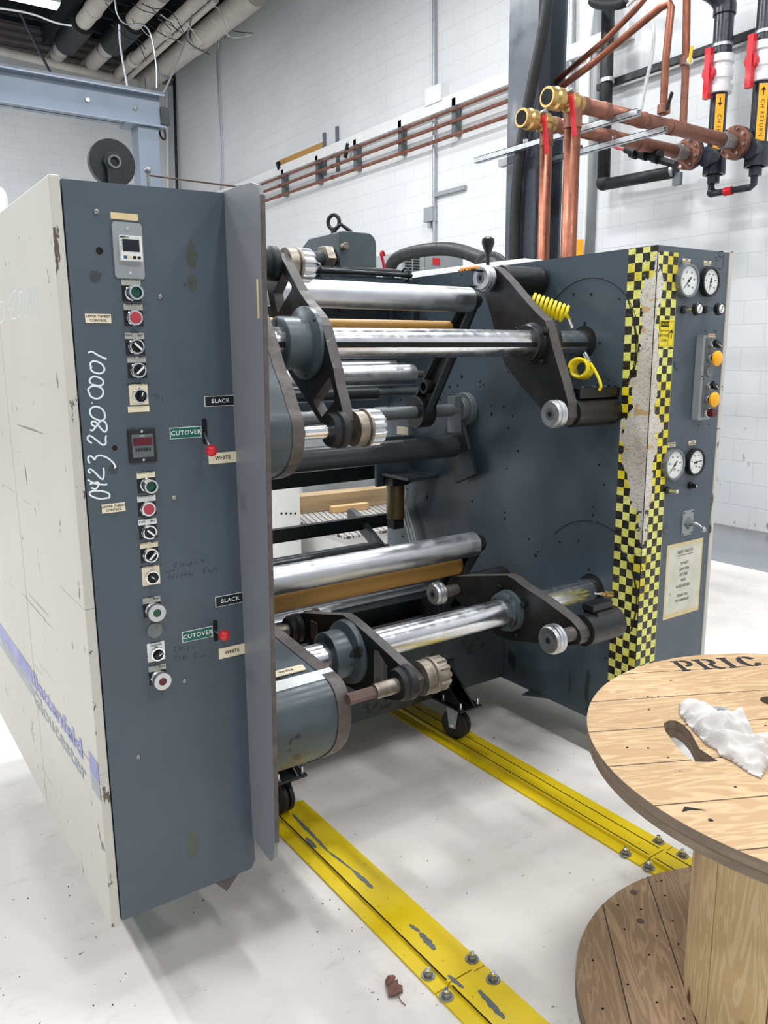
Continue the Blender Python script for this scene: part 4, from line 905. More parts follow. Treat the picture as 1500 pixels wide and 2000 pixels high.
# stripe and maker's lettering on the side cover
ya, yb = PX(0, 1212, XS).y, Y0
zt1, zt0 = PX(196, 1498, XS).z, PX(197, 1538, XS).z; zg = PX(199, 1568, XS).z
zt1b = PX(0, 1212, XS).z
print('stripe', ya, zt1, zt1b, zt0, zg, 'side y at left edge', PX(0, 1000, XS).y, 'seam', seam)
M['stripe_b'] = paint('faded_blue_stripe', lin(134, 136, 186), .45, var=.06); M['stripe_g'] = paint('faded_grey_stripe', lin(150, 155, 160), .45, var=.05)
ylet0 = PX(62, 1312, XS).y; ylet1 = PX(168, 1470, XS).y
for (s0, s1) in ((3.4, ylet0), (PX(173, 1466, XS).y, Y0)):
    b = MB(); b.add([(XS - .0006, s0, zt1), (XS - .0006, s1, zt1), (XS - .0006, s1, zt0), (XS - .0006, s0, zt0)], [(0, 1, 2, 3)], 'stripe_b'); B(b, 'blue_stripe')
    b = MB(); b.add([(XS - .0006, s0, zt0 - .006), (XS - .0006, s1, zt0 - .006), (XS - .0006, s1, zg), (XS - .0006, s0, zg)], [(0, 1, 2, 3)], 'stripe_g'); B(b, 'grey_stripe')
hb = (zt1 - zt0); mid = V((XS - .0008, (ylet0 + ylet1) / 2 + .01, (zt1 + zt0) / 2))
def fit_text(g, body, c, u, v, h, width, m, bold):
    k0 = len(g.v); g.text(body, c, u, v, h, m, bold=bold); vs = g.v[k0:]; us = [(p - c).dot(u) for p in vs]; lo_, hi_ = min(us), max(us); s_ = width / (hi_ - lo_); mc = (lo_ + hi_) / 2
    for k in range(k0, len(g.v)): p = g.v[k]; t_ = (p - c).dot(u); g.v[k] = p + u * ((t_ - mc) * s_ - t_)
Lw = ylet0 - ylet1
b = MB(); fit_text(b, 'Battenfeld', mid, V((0, -1, 0)), UZ, hb * .86, Lw * .92, 'stripe_b', .0022)
B(b, 'maker_lettering', 0, 'faded blue word Battenfeld'); b = MB()
c2 = V((XS - .0008, mid.y, zt0 - .004 - hb * .52)); fit_text(b, 'Gloucester', c2, V((0, -1, 0)), UZ, hb * .86, Lw * .98, 'stripe_g', .0012)
B(b, 'maker_lettering', 0, 'faded grey word Gloucester')

# ---- right-hand frame: big inner plate, front face, outer cover
out = [(Y0 + .002, .155), (3.40, .155), (3.40, 1.80), (3.20, ZT), (Y0 + .002, ZT)]
b = MB(); b.plate([out], (XP, 0, 0), (0, 1, 0), UZ, .03, 'inner')
holes = [(1155, 544 + 31), (902 / 3.75 + 880 if 0 else 1120, 575), (1210, 584), (1142, 632), (1171, 670), (902, 537), (1036 - 50, 596), (1188, 742), (1199, 757), (1189, 756), (1203, 755), (1188, 771), (993, 757 - 30), (937, 745), (938, 755), (944, 752), (902, 736), (894, 753), (960, 792), (960, 809), (984, 794), (1001, 813), (993, 836), (878, 756), (1012, 881), (1012, 881), (990, 915), (1158, 990), (1158, 1006), (1180, 947), (1170, 908), (986, 1001), (986, 1013), (922, 979), (1130, 1056), (1093, 1059), (1033, 1053), (1051, 1078), (1046, 1085), (1150, 1113), (819, 984), (835, 965), (834, 972), (916, 916), (916, 926), (1185, 1246), (1183, 1286), (860, 781), (783, 781), (760, 1052), (787, 1048), (834, 1018), (1005, 560 + 33)]
rq = random.Random(5)
for (x, y) in holes:
    c = PX(x, y, XP); r_ = rq.choice([.004, .005, .006, .008]); b.cyl(c + V((.001, 0, 0)), c - V((.0006, 0, 0)), r_, 'hole', 16)
UY, UZc = 2.106, 1.633; LY, LZ = 2.017, .687
for (cy, cz) in ((UY, UZc), (LY, LZ)): b.cyl((XP + .001, cy - .004, cz + .003), (XP - .0012, cy - .004, cz + .003), .062, 'hole', 48)
fr = B(b, 'frame_plate', 0)
# scribed arcs and rub marks
b = MB()
for (cy, cz, r_, a0, a1) in [(UY - .02, UZc, .236, 20, 140), (UY - .02, UZc, .236, -65, -20), (LY - .00, LZ + .0, .272, 20, 140)]:
    pts = [V((XP - .0008, cy - r_ * math.cos(math.radians(t_)), cz + r_ * math.sin(math.radians(t_)))) for t_ in range(a0, a1, 4)]
    b.tube(pts, .0012, 'hole', 5)
B(b, 'scribed_circle')
# front face with the gauges
b = MB(); b.box((XP, Y0, .155), (2.80, Y0 + .02, ZT), 'panel'); b.box((XP + .03, Y0 + .02, ZT - .02), (2.80, 3.40, ZT), 'panel'); b.box((XP + .03, Y0 + .02, .155), (2.80, 3.40, .175), 'panel'); B(b, 'gauge_panel', .002)
b = MB(); b.box((2.80, Y0 - .004, .15), (2.822, 3.41, ZT + .006), 'offwhite'); B(b, 'outer_cover', .003)
# hazard tape
sq = .0305
M['tape_side'] = m_check('hazard_tape_side', -(Y0 - RY), sq, 'y', -.012, 3.0)
M['tape_front'] = m_check('hazard_tape_front', -(XP - RX), .0285, 'x', -.012, 6.0)
b = MB(); b.box((XP - .0008, Y0 - .0005, .17), (XP, Y0 + 4 * sq, ZT - .002), 'tape_side'); B(b, 'hazard_tape', 0, 'checkered yellow and black tape, worn white near the corner')
b = MB(); b.box((XP - .0008, Y0 - .0008, .17), (XP + .0285 * 4 + .001, Y0, ZT - .02), 'tape_front'); B(b, 'hazard_tape', 0, 'narrow checkered tape on the gauge panel')
B(MB().box((XP - .0016, Y0 - .0016, .17), (XP + .0005, Y0 + .0005, ZT - .004), 'hole'), 'corner_seam')
for (pts, r_) in [([(1222, 575), (1235, 610), (1243, 650), (1245, 690), (1240, 720), (1228, 745)], .0022), ([(1230, 598), (1240, 640), (1242, 690), (1236, 725)], .0014), ([(1205, 1065), (1225, 1090), (1240, 1130), (1245, 1175), (1238, 1215), (1232, 1232)], .0032)]:
    B(MB().tube([PX(x, y, XP - .002) for x, y in pts], r_, 'rubber', 8, smooth_path=2), 'rub_mark', 0, 'black rubbed curve across the tape')
# caution sticker
c = fp(1303, 651, .002); g = MB(); w_, h_ = .083, .092; g.plate([[(-w_ / 2, -h_ / 2), (w_ / 2, -h_ / 2), (w_ / 2, h_ / 2), (-w_ / 2, h_ / 2)]], c + V((0, .0012, 0)), UX, UZ, .0006, 'yellow_sign' if 'yellow_sign' in M else 'hose')
def rect(g, o, x0, z0, x1, z1, m, k=.0004): g.plate([[(x0, z0), (x1, z0), (x1, z1), (x0, z1)]], o, UX, UZ, k, m)
o2 = c + NY * -.0004
rect(g, o2, -.036, .022, .008, .040, 'ink'); rect(g, o2, .008, -.040, .009, .040, 'ink')
for (x0, z0, x1, z1) in [(-.038, -.042, .038, -.0412), (-.038, .0412, .038, .042), (-.038, -.042, -.0372, .042), (.0372, -.042, .038, .042)]: rect(g, o2, x0, z0, x1, z1, 'ink')
g.text('CAUTION', c + V((-.014, -.001, .031)), UX, UZ, .0095, 'hose', bold=.0001, sx=.92)
for i, s_ in enumerate(('PINCH POINTS', 'KEEP HANDS', 'CLEAR')): g.text(s_, c + V((-.015, -.0006, .008 - i * .016)), UX, UZ, (.0062, .0088, .0088)[i], 'ink', bold=.00005, sx=(.82, .82, .9)[i])
g.plate([[(0, 0), (.008, .006), (.018, .002), (.022, .006), (.014, .010), (.022, .014), (.012, .014), (.002, .010)]], c + V((.013, -.0003, -.002)), UX, UZ, .0004, 'ink'); g.plate([[(0, 0), (.004, 0), (.003, .018), (.001, .018)]], c + V((.022, -.0003, -.018)), UX, UZ, .0004, 'ink')
B(g, 'caution_sticker', 0, 'yellow CAUTION KEEP HANDS CLEAR sticker')
# gauges
def dial(px, py, r_, m, txt, needle, lb):
    c = fp(px, py); g = MB()
    g.lathe(c, NY, [(0, r_), (.012, r_), (.02, r_ * .97), (.02, r_ * .86), (.014, r_ * .85)], m, 48); o = B(g, 'pressure_gauge', 0, lb)
    f = MB(); f.cyl(c + NY * .008, c + NY * .0150, r_ * .86, 'whiteink', 48)
    n_ = 30
    for k in range(n_ + 1):
        a = math.radians(225 - 270 * k / n_); L_ = .10 if k % 3 == 0 else .05; d = V((math.cos(a), 0, math.sin(a))); e = V((-d.z, 0, d.x)) * .0005
        p, q = c + NY * .0153 + d * r_ * .76, c + NY * .0153 + d * r_ * (.76 - L_); f.add([p + e, p - e, q - e, q + e], [(0, 1, 2, 3)], 'ink')
    for k, s_ in enumerate(('0', '20', '40', '60', '80', '100')): a = math.radians(225 - 54 * k); f.text(s_, c + NY * .0155 + V((math.cos(a), 0, math.sin(a))) * r_ * .54, UX, UZ, r_ * .11, 'ink', bold=.0001)
    f.text('PSI', c + NY * .0155 + V((0, 0, -r_ * .3)), UX, UZ, r_ * .12, 'ink', bold=.0002)
    f.build('dial_face', o)
    a = math.radians(needle); d = V((math.cos(a), 0, math.sin(a))); e = V((-d.z, 0, d.x)); h = MB(); s0 = c + NY * .0165
    h.add([s0 - d * r_ * .3 + e * .003, s0 - d * r_ * .3 - e * .003, s0 + d * r_ * .68 - e * .0007, s0 + d * r_ * .68 + e * .0007], [(0, 1, 2, 3)], 'ink'); h.cyl(s0 + V((0, .002, 0)), s0 + NY * .001, .005, 'ink', 16); h.build('needle', o)
    gl = None; return o
M['gauge_grey'] = paint('grey_gauge_rim', lin(130, 136, 140), .35, .6, var=.06)
dial(1338, 549, .0585, 'gauge_grey', '', 225, 'grey rimmed pressure gauge'); dial(1381, 551, .052, 'jet', '', 255, 'black rimmed pressure gauge')
dial(1311, 907, .0585, 'gauge_grey', '', 225, 'grey rimmed pressure gauge'); dial(1353, 902, .052, 'jet', '', 5, 'black rimmed pressure gauge')
def small(px, py, rows): label(px, py, .044, .0165, 'cream', rows=rows, th=.0045, bold=.0001)
small(1341, 510, ['UPPER', 'TENSION CONTROL']); small(1382, 514, ['UPPER', 'LAYON PRESSURE']); small(1312, 869, ['LOWER TENSION', 'CONTROL']); small(1352, 865, ['LOWER', 'LAYON PRESSURE'])
def knob(px, py, r_, L_, lb='black regulator knob with white disc'):
    c = fp(px, py); g = MB(); g.cyl(c, c + NY * .012, .014, 'jet', 24); g.cyl(c + NY * .012, c + NY * L_, .007, 'bright', 16); o = B(g, 'regulator', 0, lb)
    if r_:
        k = MB(); k.lathe(c + NY * L_, NY, [(-.002, r_ * .8), (.002, r_), (.016, r_), (.019, r_ * .9), (.019, r_ * .75)], 'jet', 36); k.cyl(c + NY * (L_ + .012), c + NY * (L_ + .0195), r_ * .74, 'whiteink', 32)
        k.box(c + NY * (L_ + .0198) + V((-.001, 0, -r_ * .6)), c + NY * (L_ + .0205) + V((.001, 0, r_ * .6)), 'ink', R=Matrix.Rotation(.6, 3, 'Y'), piv=c); k.build('knob', o)
    return o
knob(1333, 605, .0225, .05); knob(1376, 605, .0225, .05); knob(1301, 957, 0, .05, 'small silver needle valve stem'); knob(1347, 948, .008, .012, 'small black valve knob')
for (x, y) in [(1323, 711), (1300, 1031)]: c = fp(x, y); B(MB().lathe(c, NY, [(0, .021), (.003, .020), (.005, .014), (.005, .001)], 'inner', 32), 'round_blank_cap')
# pushbutton station
c = (fp(1357, 640) + fp(1375, 836)) / 2; w_, h_ = .060, .305
c = fp(1366.5, 738); g = MB(); g.box(c + V((-.036, 0, -h_ / 2)), c + V((.036, -.030, h_ / 2)), 'grey_metal'); g.box(c + V((-.022, -.030, -h_ / 2 + .01)), c + V((.030, -.034, h_ / 2 - .01)), 'tube')
st = B(g, 'pushbutton_station', .004, 'grey box with two yellow mushroom buttons')
def on(py_, dx=.0): p = PY(1376, py_, Y0 - .034); return V((c.x + .004 + dx, Y0 - .034, p.z))
for py_ in (700, 780):
    q = on(py_); k = MB(); k.cyl(q, q + NY * .012, .016, 'zinc', 24); k.cyl(q + NY * .012, q + NY * .022, .013, 'rubber', 24); k.lathe(q + NY * .022, NY, [(0, .020), (.004, .0275), (.010, .0275), (.014, .024), (.017, .014), (.018, .001)], 'yellow', 36); k.build('mushroom_button', st)
for py_ in (672, 753):
    q = on(py_); k = MB(); k.cyl(q, q + NY * .016, .0155, 'bright', 8); k.cyl(q + NY * .016, q + NY * .02, .013, 'jet', 24); k.obox(q + NY * .026 + V((-.016, 0, .010)), q + NY * .026 + V((.016, 0, -.010)), .014, .013, 'jet', up=(0, -1, 0)); k.obox(q + NY * .0335 + V((0, 0, 0)), q + NY * .0335 + V((.016, 0, -.010)), .0015, .003, 'whiteink', up=(0, -1, 0)); k.build('selector_switch', st)
q = on(726); MB().cyl(q, q + NY * .004, .019, 'grey_disc', 32).build('blank_plug', st)
q = on(806); k = MB(); k.cyl(q, q + NY * .012, .017, 'bright', 24); k.cyl(q + NY * .012, q + NY * .036, .0155, 'darkred', 28); k.build('pilot_light', st)
k = MB(); q = on(655); rect(k, q + V((0, -.0004, 0)), -.02, -.006, .02, .006, 'oldtape'); k.text('DANGER', q + V((0, -.001, 0)), UX, UZ, .006, 'red_dull', bold=.0001)
k.build('station_label', st)
k = MB()
for dx in (-.032, .032):
    for py_ in (646, 735, 830): q = on(py_); k.cyl(V((c.x + dx, Y0 - .0295, q.z)), V((c.x + dx, Y0 - .0325, q.z)), .0028, 'jet', 12)
k.build('station_screws', st)
# lever plate
g = MB(); ps = [fp(*p) for p in ((1331, 999), (1359, 990), (1353, 1042), (1324, 1052))]; cz = sum(p.z for p in ps) / 4; cx = sum(p.x for p in ps) / 4
g.plate([[(-.033, -.048), (.033, -.048), (.033, .048), (-.033, .048)]], V((cx, Y0, cz)), UX, UZ, .004, 'grey_metal')
for dx in (-.027, .027):
    for dz in (-.041, .041): q = V((cx + dx, Y0 - .004, cz + dz)); g.cyl(q, q + NY * .002, .0035, 'jet', 12)
lp = B(g, 'lever_plate', .001)
q = V((cx, Y0 - .004, cz)); MB().lathe(q, NY, [(0, .026), (.005, .024), (.012, .012), (.02, .009)], 'tube', 4).build('lever_boot', lp)
MB().tube([q + NY * .01, q + NY * .03 + V((.001, 0, .004)), q + NY * .045 + V((.012, 0, -.006)), PY(1370, 1031, Y0 - .055)], .0055, 'zinc', 12, smooth_path=2).build('lever_arm', lp)
MB().sphere(PY(1374, 1034, Y0 - .057), .0105, 'zinc', 12).build('lever_ball', lp)
# safety notice
c = fp(1332, 1130, .001); A_ = fp(1303, 1066); Bp = fp(1373, 1052); hN = (fp(1303, 1066).z - fp(1291, 1213).z); wN = Bp.x - A_.x; c = V(((A_.x + Bp.x) / 2 - .0, Y0 - .001, A_.z - hN / 2))
g = MB(); rect(g, c + V((0, .001, 0)), -wN / 2, -hN / 2, wN / 2, hN / 2, 'oldtape', .001)
M['notice'] = paint('aged_notice_paper', lin(206, 206, 190), .5, var=.1, vs=14, spots=[(lin(170, 164, 140), 14, .66, (1, 1, 1), 3)])
rect(g, c + V((0, .0005, 0)), -wN / 2 + .009, -hN / 2 + .02, wN / 2 - .010, hN / 2 - .014, 'notice', .0008)
e = c + V((0, -.001, 0)); rows = [('SAFETY NOTICE', .106, .0125, .74), ('DO NOT', .062, .0105, .78), ('LEAVE FILM', .040, .0105, .78), ('CUTTERS', .018, .0105, .78), ('WITH', -.004, .0105, .78), ('BLADE EXPOSED', -.026, .0105, .76), ('THANK YOU,', -.062, .0105, .78), ('PTC SUPERVISION', -.082, .0105, .70)]
for s_, z_, h2, sx_ in rows: g.text(s_, e + V((0, 0, z_ * hN / .285)), UX, UZ, h2, 'ink', bold=.00015, sx=sx_)
rect(g, e, -.048, .093 * hN / .285, .048, .0945 * hN / .285, 'ink')
B(g, 'safety_notice', 0, 'yellowed SAFETY NOTICE sheet')
strokes('marker_number', [[(1413, 492), (1404, 490), (1402, 500), (1410, 504), (1414, 494), (1413, 515), (1408, 528), (1402, 524)], [(1395, 504), (1401, 502)], [(1397, 510), (1403, 508)]], 'ink', .0015, _pf, 'black hand-drawn 9 at the panel top')

# ---- crossbeams
b = MB(); b.box((XL, 2.49, .165), (XP, 2.75, .44), 'beam'); B(b, 'lower_crossbeam', .006)
zc0, zc1 = PX(803, 582, XP).z, PX(803, 550, XP).z
b = MB(); b.box((XL, 3.16, 1.83), (XP, 3.36, 1.95), 'inner'); B(b, 'upper_crossbeam', .01)
b = MB(); b.tube([(XL, 3.17, 1.965), (1.3, 3.17, 1.97), (1.9, 3.17, 1.965), (2.15, 3.17, 1.975), (2.32, 3.18, 1.975), (2.45, 3.3, 1.97)], .016, 'rubber', 12, smooth_path=2); b.tube([(XL, 3.14, 1.962), (1.8, 3.14, 1.962), (2.36, 3.15, 1.962)], .010, 'rubber', 10); B(b, 'cable_bundle')
for x_ in (PY(622, 540, 3.15).x, PY(795, 550, 3.15).x): b = MB(); b.ring((x_ - .005, 3.16, 1.965), (x_ + .005, 3.16, 1.965), .032, .028, 'jet'); b.obox((x_, 3.14, 1.95), (x_ + .02, 3.13, 1.88), .010, .008, 'jet'); B(b, 'cable_tie')
b = MB(); b.box((XL, 3.38, 1.335), (XP, 3.40, 1.83), 'inner')
for (x, y) in [(813, 606), (662, 606), (644, 600), (790, 703)]:
    q = PY(x, y, 3.38); b.cyl(q + V((0, .001, 0)), q - V((0, .001, 0)), .007, 'hole', 16)
B(b, 'rear_panel', .002)
B(MB().tube([PY(x, y, 3.37) for x, y in [(752, 536), (748, 508), (743, 494), (748, 490), (751, 500)]], .007, 'red', 8, smooth_path=2), 'hook', 0, 'small red hook beside the gearbox')
g = MB(); q = PY(953, 498, 3.30); g.lathe(q, (0, 0, 1), [(0, .012), (.02, .02), (.06, .034), (.08, .032), (.09, .018), (.094, .001)], 'jet', 20); g.tube([V((q.x, q.y, ZT - .05)), q], .01, 'rubber'); B(g, 'teardrop_handle')
B(MB().box((XL, 2.80, .20), (XP, 3.36, .50), 'jet'), 'rear_tray', .004, 'black tray behind the lower crossbeam')  # added box, keeps the bright background out of the dark gap
# ---- gearbox with eye bolt
gx0, gx1, gxc = PY(590, 500, 3.25).x, PY(735, 500, 3.25).x, PY(663, 500, 3.25).x
gz1 = PY(663, 456, 3.25).z; gz0 = 1.93
G0 = PY(663, 450, 3.22); gl = PY(590, 465, 3.22)
b = MB(); prof = [(0, 0), (.40, 0), (.40, .17), (.385, .225), (.35, .245), (.05, .245), (0, .215)]
XG = G0.x  # corner between the left-facing and front-facing sides
yb_ = PX(589, 480, XG).y; L_ = yb_ - 3.22
prof = [(3.22, 1.93), (yb_, 1.93), (yb_, PX(589, 465, XG).z - .02), (yb_ - .05, PX(600, 458, XG).z + .0), (3.22, G0.z)]
rt = PY(735, 460, 3.22).x
xz = [(XG, 1.93), (rt, 1.93)] + [(rt - .05 + .05 * math.cos(t_), G0.z - .05 + .05 * math.sin(t_)) for t_ in [math.pi / 2 * k / 8 for k in range(9)]] + [(XG + .02, G0.z)]
xz.append((XG, G0.z - .005)); n = len(xz); vs = []
for (yy, dz) in ((3.22, 0), (yb_ - .07, 0), (yb_, .035)): vs += [V((x_, yy, max(1.93, z_ - dz) if z_ > 2 else z_)) for x_, z_ in xz]
b.add(vs, [(k * n + i, k * n + (i + 1) % n, (k + 1) * n + (i + 1) % n, (k + 1) * n + i) for k in (0, 1) for i in range(n)] + [tuple(range(n))[::-1], tuple(range(2 * n, 3 * n))], 'cast')
gb = B(b, 'gearbox', .004)
e = PX(652, 448, XG + .04); g = MB(); g.cyl(e - V((0, 0, .03)), e, .014, 'rubber', 16); pts = [e + V((0, .0, .032)) + V((math.cos(a) * .6, -math.cos(a) * .8, 0)) * .028 + V((0, 0, math.sin(a) * .032)) for a in [k * math.pi / 10 for k in range(21)]]; g.tube(pts, .009, 'rubber', 10); g.tube([e, e + V((.02, -.03, .02)), e + V((.06, -.06, -.015))], .009, 'jet', 8); g.build('lifting_eye', gb)
q = PY(670, 481, 3.22); MB().cyl(q, q + V((0, -.03, 0)), .016, 'oldmetal').build('side_plug', gb)
g = MB(); c = PX(650, 505, XG); g.cyl(c + V((.001, 0, 0)), c - V((.001, 0, 0)), .045, 'hole', 32); g.tube([c, PX(640, 508, XG - .06)], .030, 'oldmetal', 24)
g.build('gearbox_bore', gb)
g = MB(); A_ = PX(640, 507, XG - .06); g.tube([A_, A_ + V((-.20, 0, 0))], .032, 'cast', 28); g.build('drive_shaft', gb)
g = MB(); g.cyl(A_ + V((-.03, 0, 0)), A_ + V((.01, 0, 0)), .062, 'oldmetal', 6); g.build('shaft_nut', gb)

# ---- turrets
def nest(): return None
def hubprof(c, X0_, spec, m, n=48, teeth=0, td=0): g = MB(); g.lathe((X0_, c[0], c[1]), (1, 0, 0), spec, m, n, teeth, td); return g
def silver_chuck(tip, arm_x, r_, L_, parent, pins=False, stem=.022):
    # tip: world point of the outer face centre, facing -X
    g = MB(); g.lathe(tip, (1, 0, 0), [(0, r_ * .55), (0, r_ * .86), (.004, r_ * .92), (.012, r_ * .92), (.014, r_), (.022, r_), (.024, r_ * .88), (.028, r_), (.038, r_), (.044, r_ * .8)], 'alu', 40)
    g.cyl(tip + V((-.001, 0, 0)), tip + V((.006, 0, 0)), r_ * .46, 'tube', 28); g.cyl(tip + V((-.002, 0, 0)), tip + V((.002, 0, 0)), r_ * .2, 'hole', 20)
    o = g.build('core_chuck', parent, 0, 'silver flanged core chuck')
    g = MB(); g.cyl(tip + V((.04, 0, 0)), V((arm_x, tip.y, tip.z)), stem, 'edge', 28); g.build('chuck_stem', parent)
    if pins:
        for (dy, dz) in ((.02, .03), (.03, -.028), (-.01, .025)): q = tip + V((0, dy, dz)); MB().cyl(q, q + V((-.028, 0, 0)), .005, 'jet', 12).build('chuck_pin', parent)
    return o
def knurled(c, x0, parent, spec, lb='worn toothed core chuck'):
    # bearing housing + toothed chuck at the end of a left arm
    y, z = c
    for (nm, prof, m, teeth, td) in spec: hubprof(c, x0, prof, m, 72 if teeth else 44, teeth, td).build(nm, parent)
# upper turret
XA = 1.190; XB = 2.12
up_shaft = MB(); up_shaft.cyl((XL, UY, UZc), (XP + .02, UY, UZc), .0462, 'chrome', 64)
B(up_shaft, 'turret_shaft', 0, 'polished steel shaft of the upper turret')
ka = math.radians(187); kd = V((0, math.cos(ka), math.sin(ka)))
g = MB(); kq = V((0, UY, UZc)) + kd * .0462
g.box((XL, kq.y - .0015, kq.z - .0085), (XP - .01, kq.y + .006, kq.z + .0085), 'hole'); B(g, 'shaft_keyway', 0, 'dark keyway groove along the shaft')
def arm(X_, th, outline, holes, name='turret_arm', m='black'):
    g = MB(); g.xplate([PX(x, y, X_) for x, y in outline], X_, th, m, [[PX(x, y, X_) for x, y in h] for h in holes]); o = B(g, name, .0015); o.data.materials.append(M['arm_edge'])
    for p in o.data.polygons:
        if abs(p.normal.x) < .5: p.material_index = 1
    return o
# left upper arm (Z1: zoom 500,460 x5.769; Z2: zoom 500,660)
z1 = lambda L: [(x / 5.769 + 500, y / 5.769 + 460) for x, y in L]
z2 = lambda L: [(x / 5.769 + 500, y / 5.769 + 660) for x, y in L]
ua = z1([(215, 190), (250, 195), (330, 330), (480, 620), (560, 740), (640, 840), (700, 920), (745, 1010), (780, 1150), (840, 1400), (870, 1500)]) + z2([(900, 520), (960, 760), (995, 930), (985, 1060), (930, 1150), (860, 1140), (780, 1040), (700, 925), (560, 700), (430, 490), (330, 330), (250, 200)]) + z1([(200, 1000), (150, 740), (100, 480), (110, 330), (150, 220)])
h1 = z1([(300, 420), (360, 505), (398, 570), (395, 610), (250, 862), (238, 850), (195, 650)])
h2 = z2([(820, 450), (840, 470), (880, 640), (875, 720), (745, 885), (730, 880), (650, 730), (650, 690)])
ta = arm(XA, .034, ua, [h1, h2]); ta['label'] = 'black cast arm, left side of the upper turret'
hubprof((UY, UZc), 1.095, [(0, .0465), (0, .070), (.004, .076), (.075, .076), (.08, .09), (.085, .106), (.098, .106)], 'cast', 64).build('arm_hub', ta)
for a in (20, 140, 260): an = math.radians(a); q = V((1.182, UY + .094 * math.cos(an), UZc + .094 * math.sin(an))); MB().cyl(q, q + V((-.006, 0, 0)), .006, 'hole', 16).build('hub_bolt', ta)
eb = PX(668, 839, XA); et = PX(536, 515, XA)
for (c, sgn) in ((eb, 1), (et, 1)):
    cc = (c.y, c.z)
    hubprof(cc, XA - .045, [(0, .028), (0, .044), (.012, .050), (.02, .046), (.026, .052), (.045, .052)], 'rubber').build('bearing_housing', ta)
    hubprof(cc, XA + .034, [(0, .050), (.03, .050), (.032, .046), (.036, .054), (.044, .054)], 'oldmetal').build('bearing_cap', ta)
    hubprof(cc, XA + .078, [(0, .046), (.002, .052), (.040, .052), (.05, .044), (.05, .02)], 'alu', 72, 12, .0065).build('toothed_chuck', ta)
    hubprof(cc, XA - .13, [(0, .015), (0, .022), (.085, .022)], 'bright' if c is eb else 'zinc', 32).build('chuck_sleeve', ta)
g = MB(); g.tube([V((1.0, eb.y, eb.z)), V((XA - .10, eb.y, eb.z))], .0155, 'rusty', 6); B(g, 'hex_drive_shaft')
# right upper arm
z3 = lambda L: [(x / 3.75 + 880, y / 3.75 + 480) for x, y in L]
ra = z3([(300, 150), (340, 165), (430, 260), (550, 405), (640, 500), (690, 545), (715, 620), (760, 790), (820, 990), (862, 1150), (865, 1260), (830, 1315), (760, 1330), (700, 1260), (640, 1175), (510, 1020), (400, 880), (370, 800), (320, 610), (280, 460), (240, 330), (250, 200)])
tb = arm(XB, .045, ra, []); tb['label'] = 'black cast arm, right side of the upper turret'
hubprof((UY, UZc), XB - .035, [(0, .0465), (0, .062), (.004, .066), (.02, .066), (.022, .072), (.035, .074)], 'black', 64).build('arm_hub', tb)
hubprof((UY, UZc), XB + .045, [(0, .085), (.02, .085), (.024, .075), (.024, .0465)], 'black', 64).build('arm_collar', tb)
for a in (35, 150, 230, 330): an = math.radians(a); q = V((XB, UY + .085 * math.cos(an), UZc + .085 * math.sin(an))); MB().cyl(q, q + V((-.016, 0, 0)), .010, 'jet', 6).build('hub_bolt', tb)
tip = PX(938, 543, XB - .055); silver_chuck(tip, XB, .047, .05, tb, True)
tip2 = PX(1074, 809, XB - .055); silver_chuck(tip2, XB, .049, .05, tb, False)
g = MB(); c = PX(966, 545, XB); c = V((XB + .045, tip.y, tip.z + .0)); g.cyl(c, c + V((.21, 0, 0)), .052, 'black', 44); g.build('air_cylinder', tb, .002)
c = V((XB + .045, tip2.y, tip2.z)); g = MB(); g.cyl(c, c + V((.24, 0, 0)), .052, 'black', 44); g.build('air_cylinder', tb, .002)
g = MB(); g.box(c + V((.01, -.035, .05)), c + V((.22, .035, .085)), 'jet'); 
for dx in (.06, .12, .18): g.cyl(c + V((dx, 0, .084)), c + V((dx, 0, .09)), .008, 'tube', 12)
g.build('valve_block', tb, .003)
# yellow coiled hoses
def coil(p0, p1, r_, turns, th):
    d = (p1 - p0); ax = d.normalized(); _, u, w = frame_for(ax); pts = []
    for k in range(int(turns * 20) + 1): a = 2 * math.pi * k / 20; pts.append(p0 + d * (k / (turns * 20)) + (u * math.cos(a) + w * math.sin(a)) * r_)
    return pts
P0, P1 = PX(1038, 588, 2.20), PX(1106, 614, 2.28)
g = MB(); g.tube([P0 + V((-.02, .03, .0))] + coil(P0, P1, .028, 8.5, .004) + [P1 + V((.02, -.0, -.02))], .0062, 'hose', 8); g.tube([P1 + V((.0, 0, -.0)), PX(1118, 640, 2.3)], .007, 'bright', 10); B(g, 'coiled_air_hose', 0, 'stretched yellow coiled air hose')
P0, P1 = PX(1128, 718, 2.22), PX(1142, 722, 2.30)
g = MB(); g.tube(coil(P0, P1, .032, 5, .005), .0055, 'hose', 8); g.tube([PX(x, y, 2.27) for x, y in [(1142, 700), (1155, 712), (1168, 735), (1175, 755), (1170, 762)]], .0055, 'hose', 8, smooth_path=2); g.tube([PX(1142, 690, 2.27), PX(1152, 708, 2.27)], .008, 'bright', 10); B(g, 'coiled_air_hose', 0, 'short looped yellow air hose under the shaft')

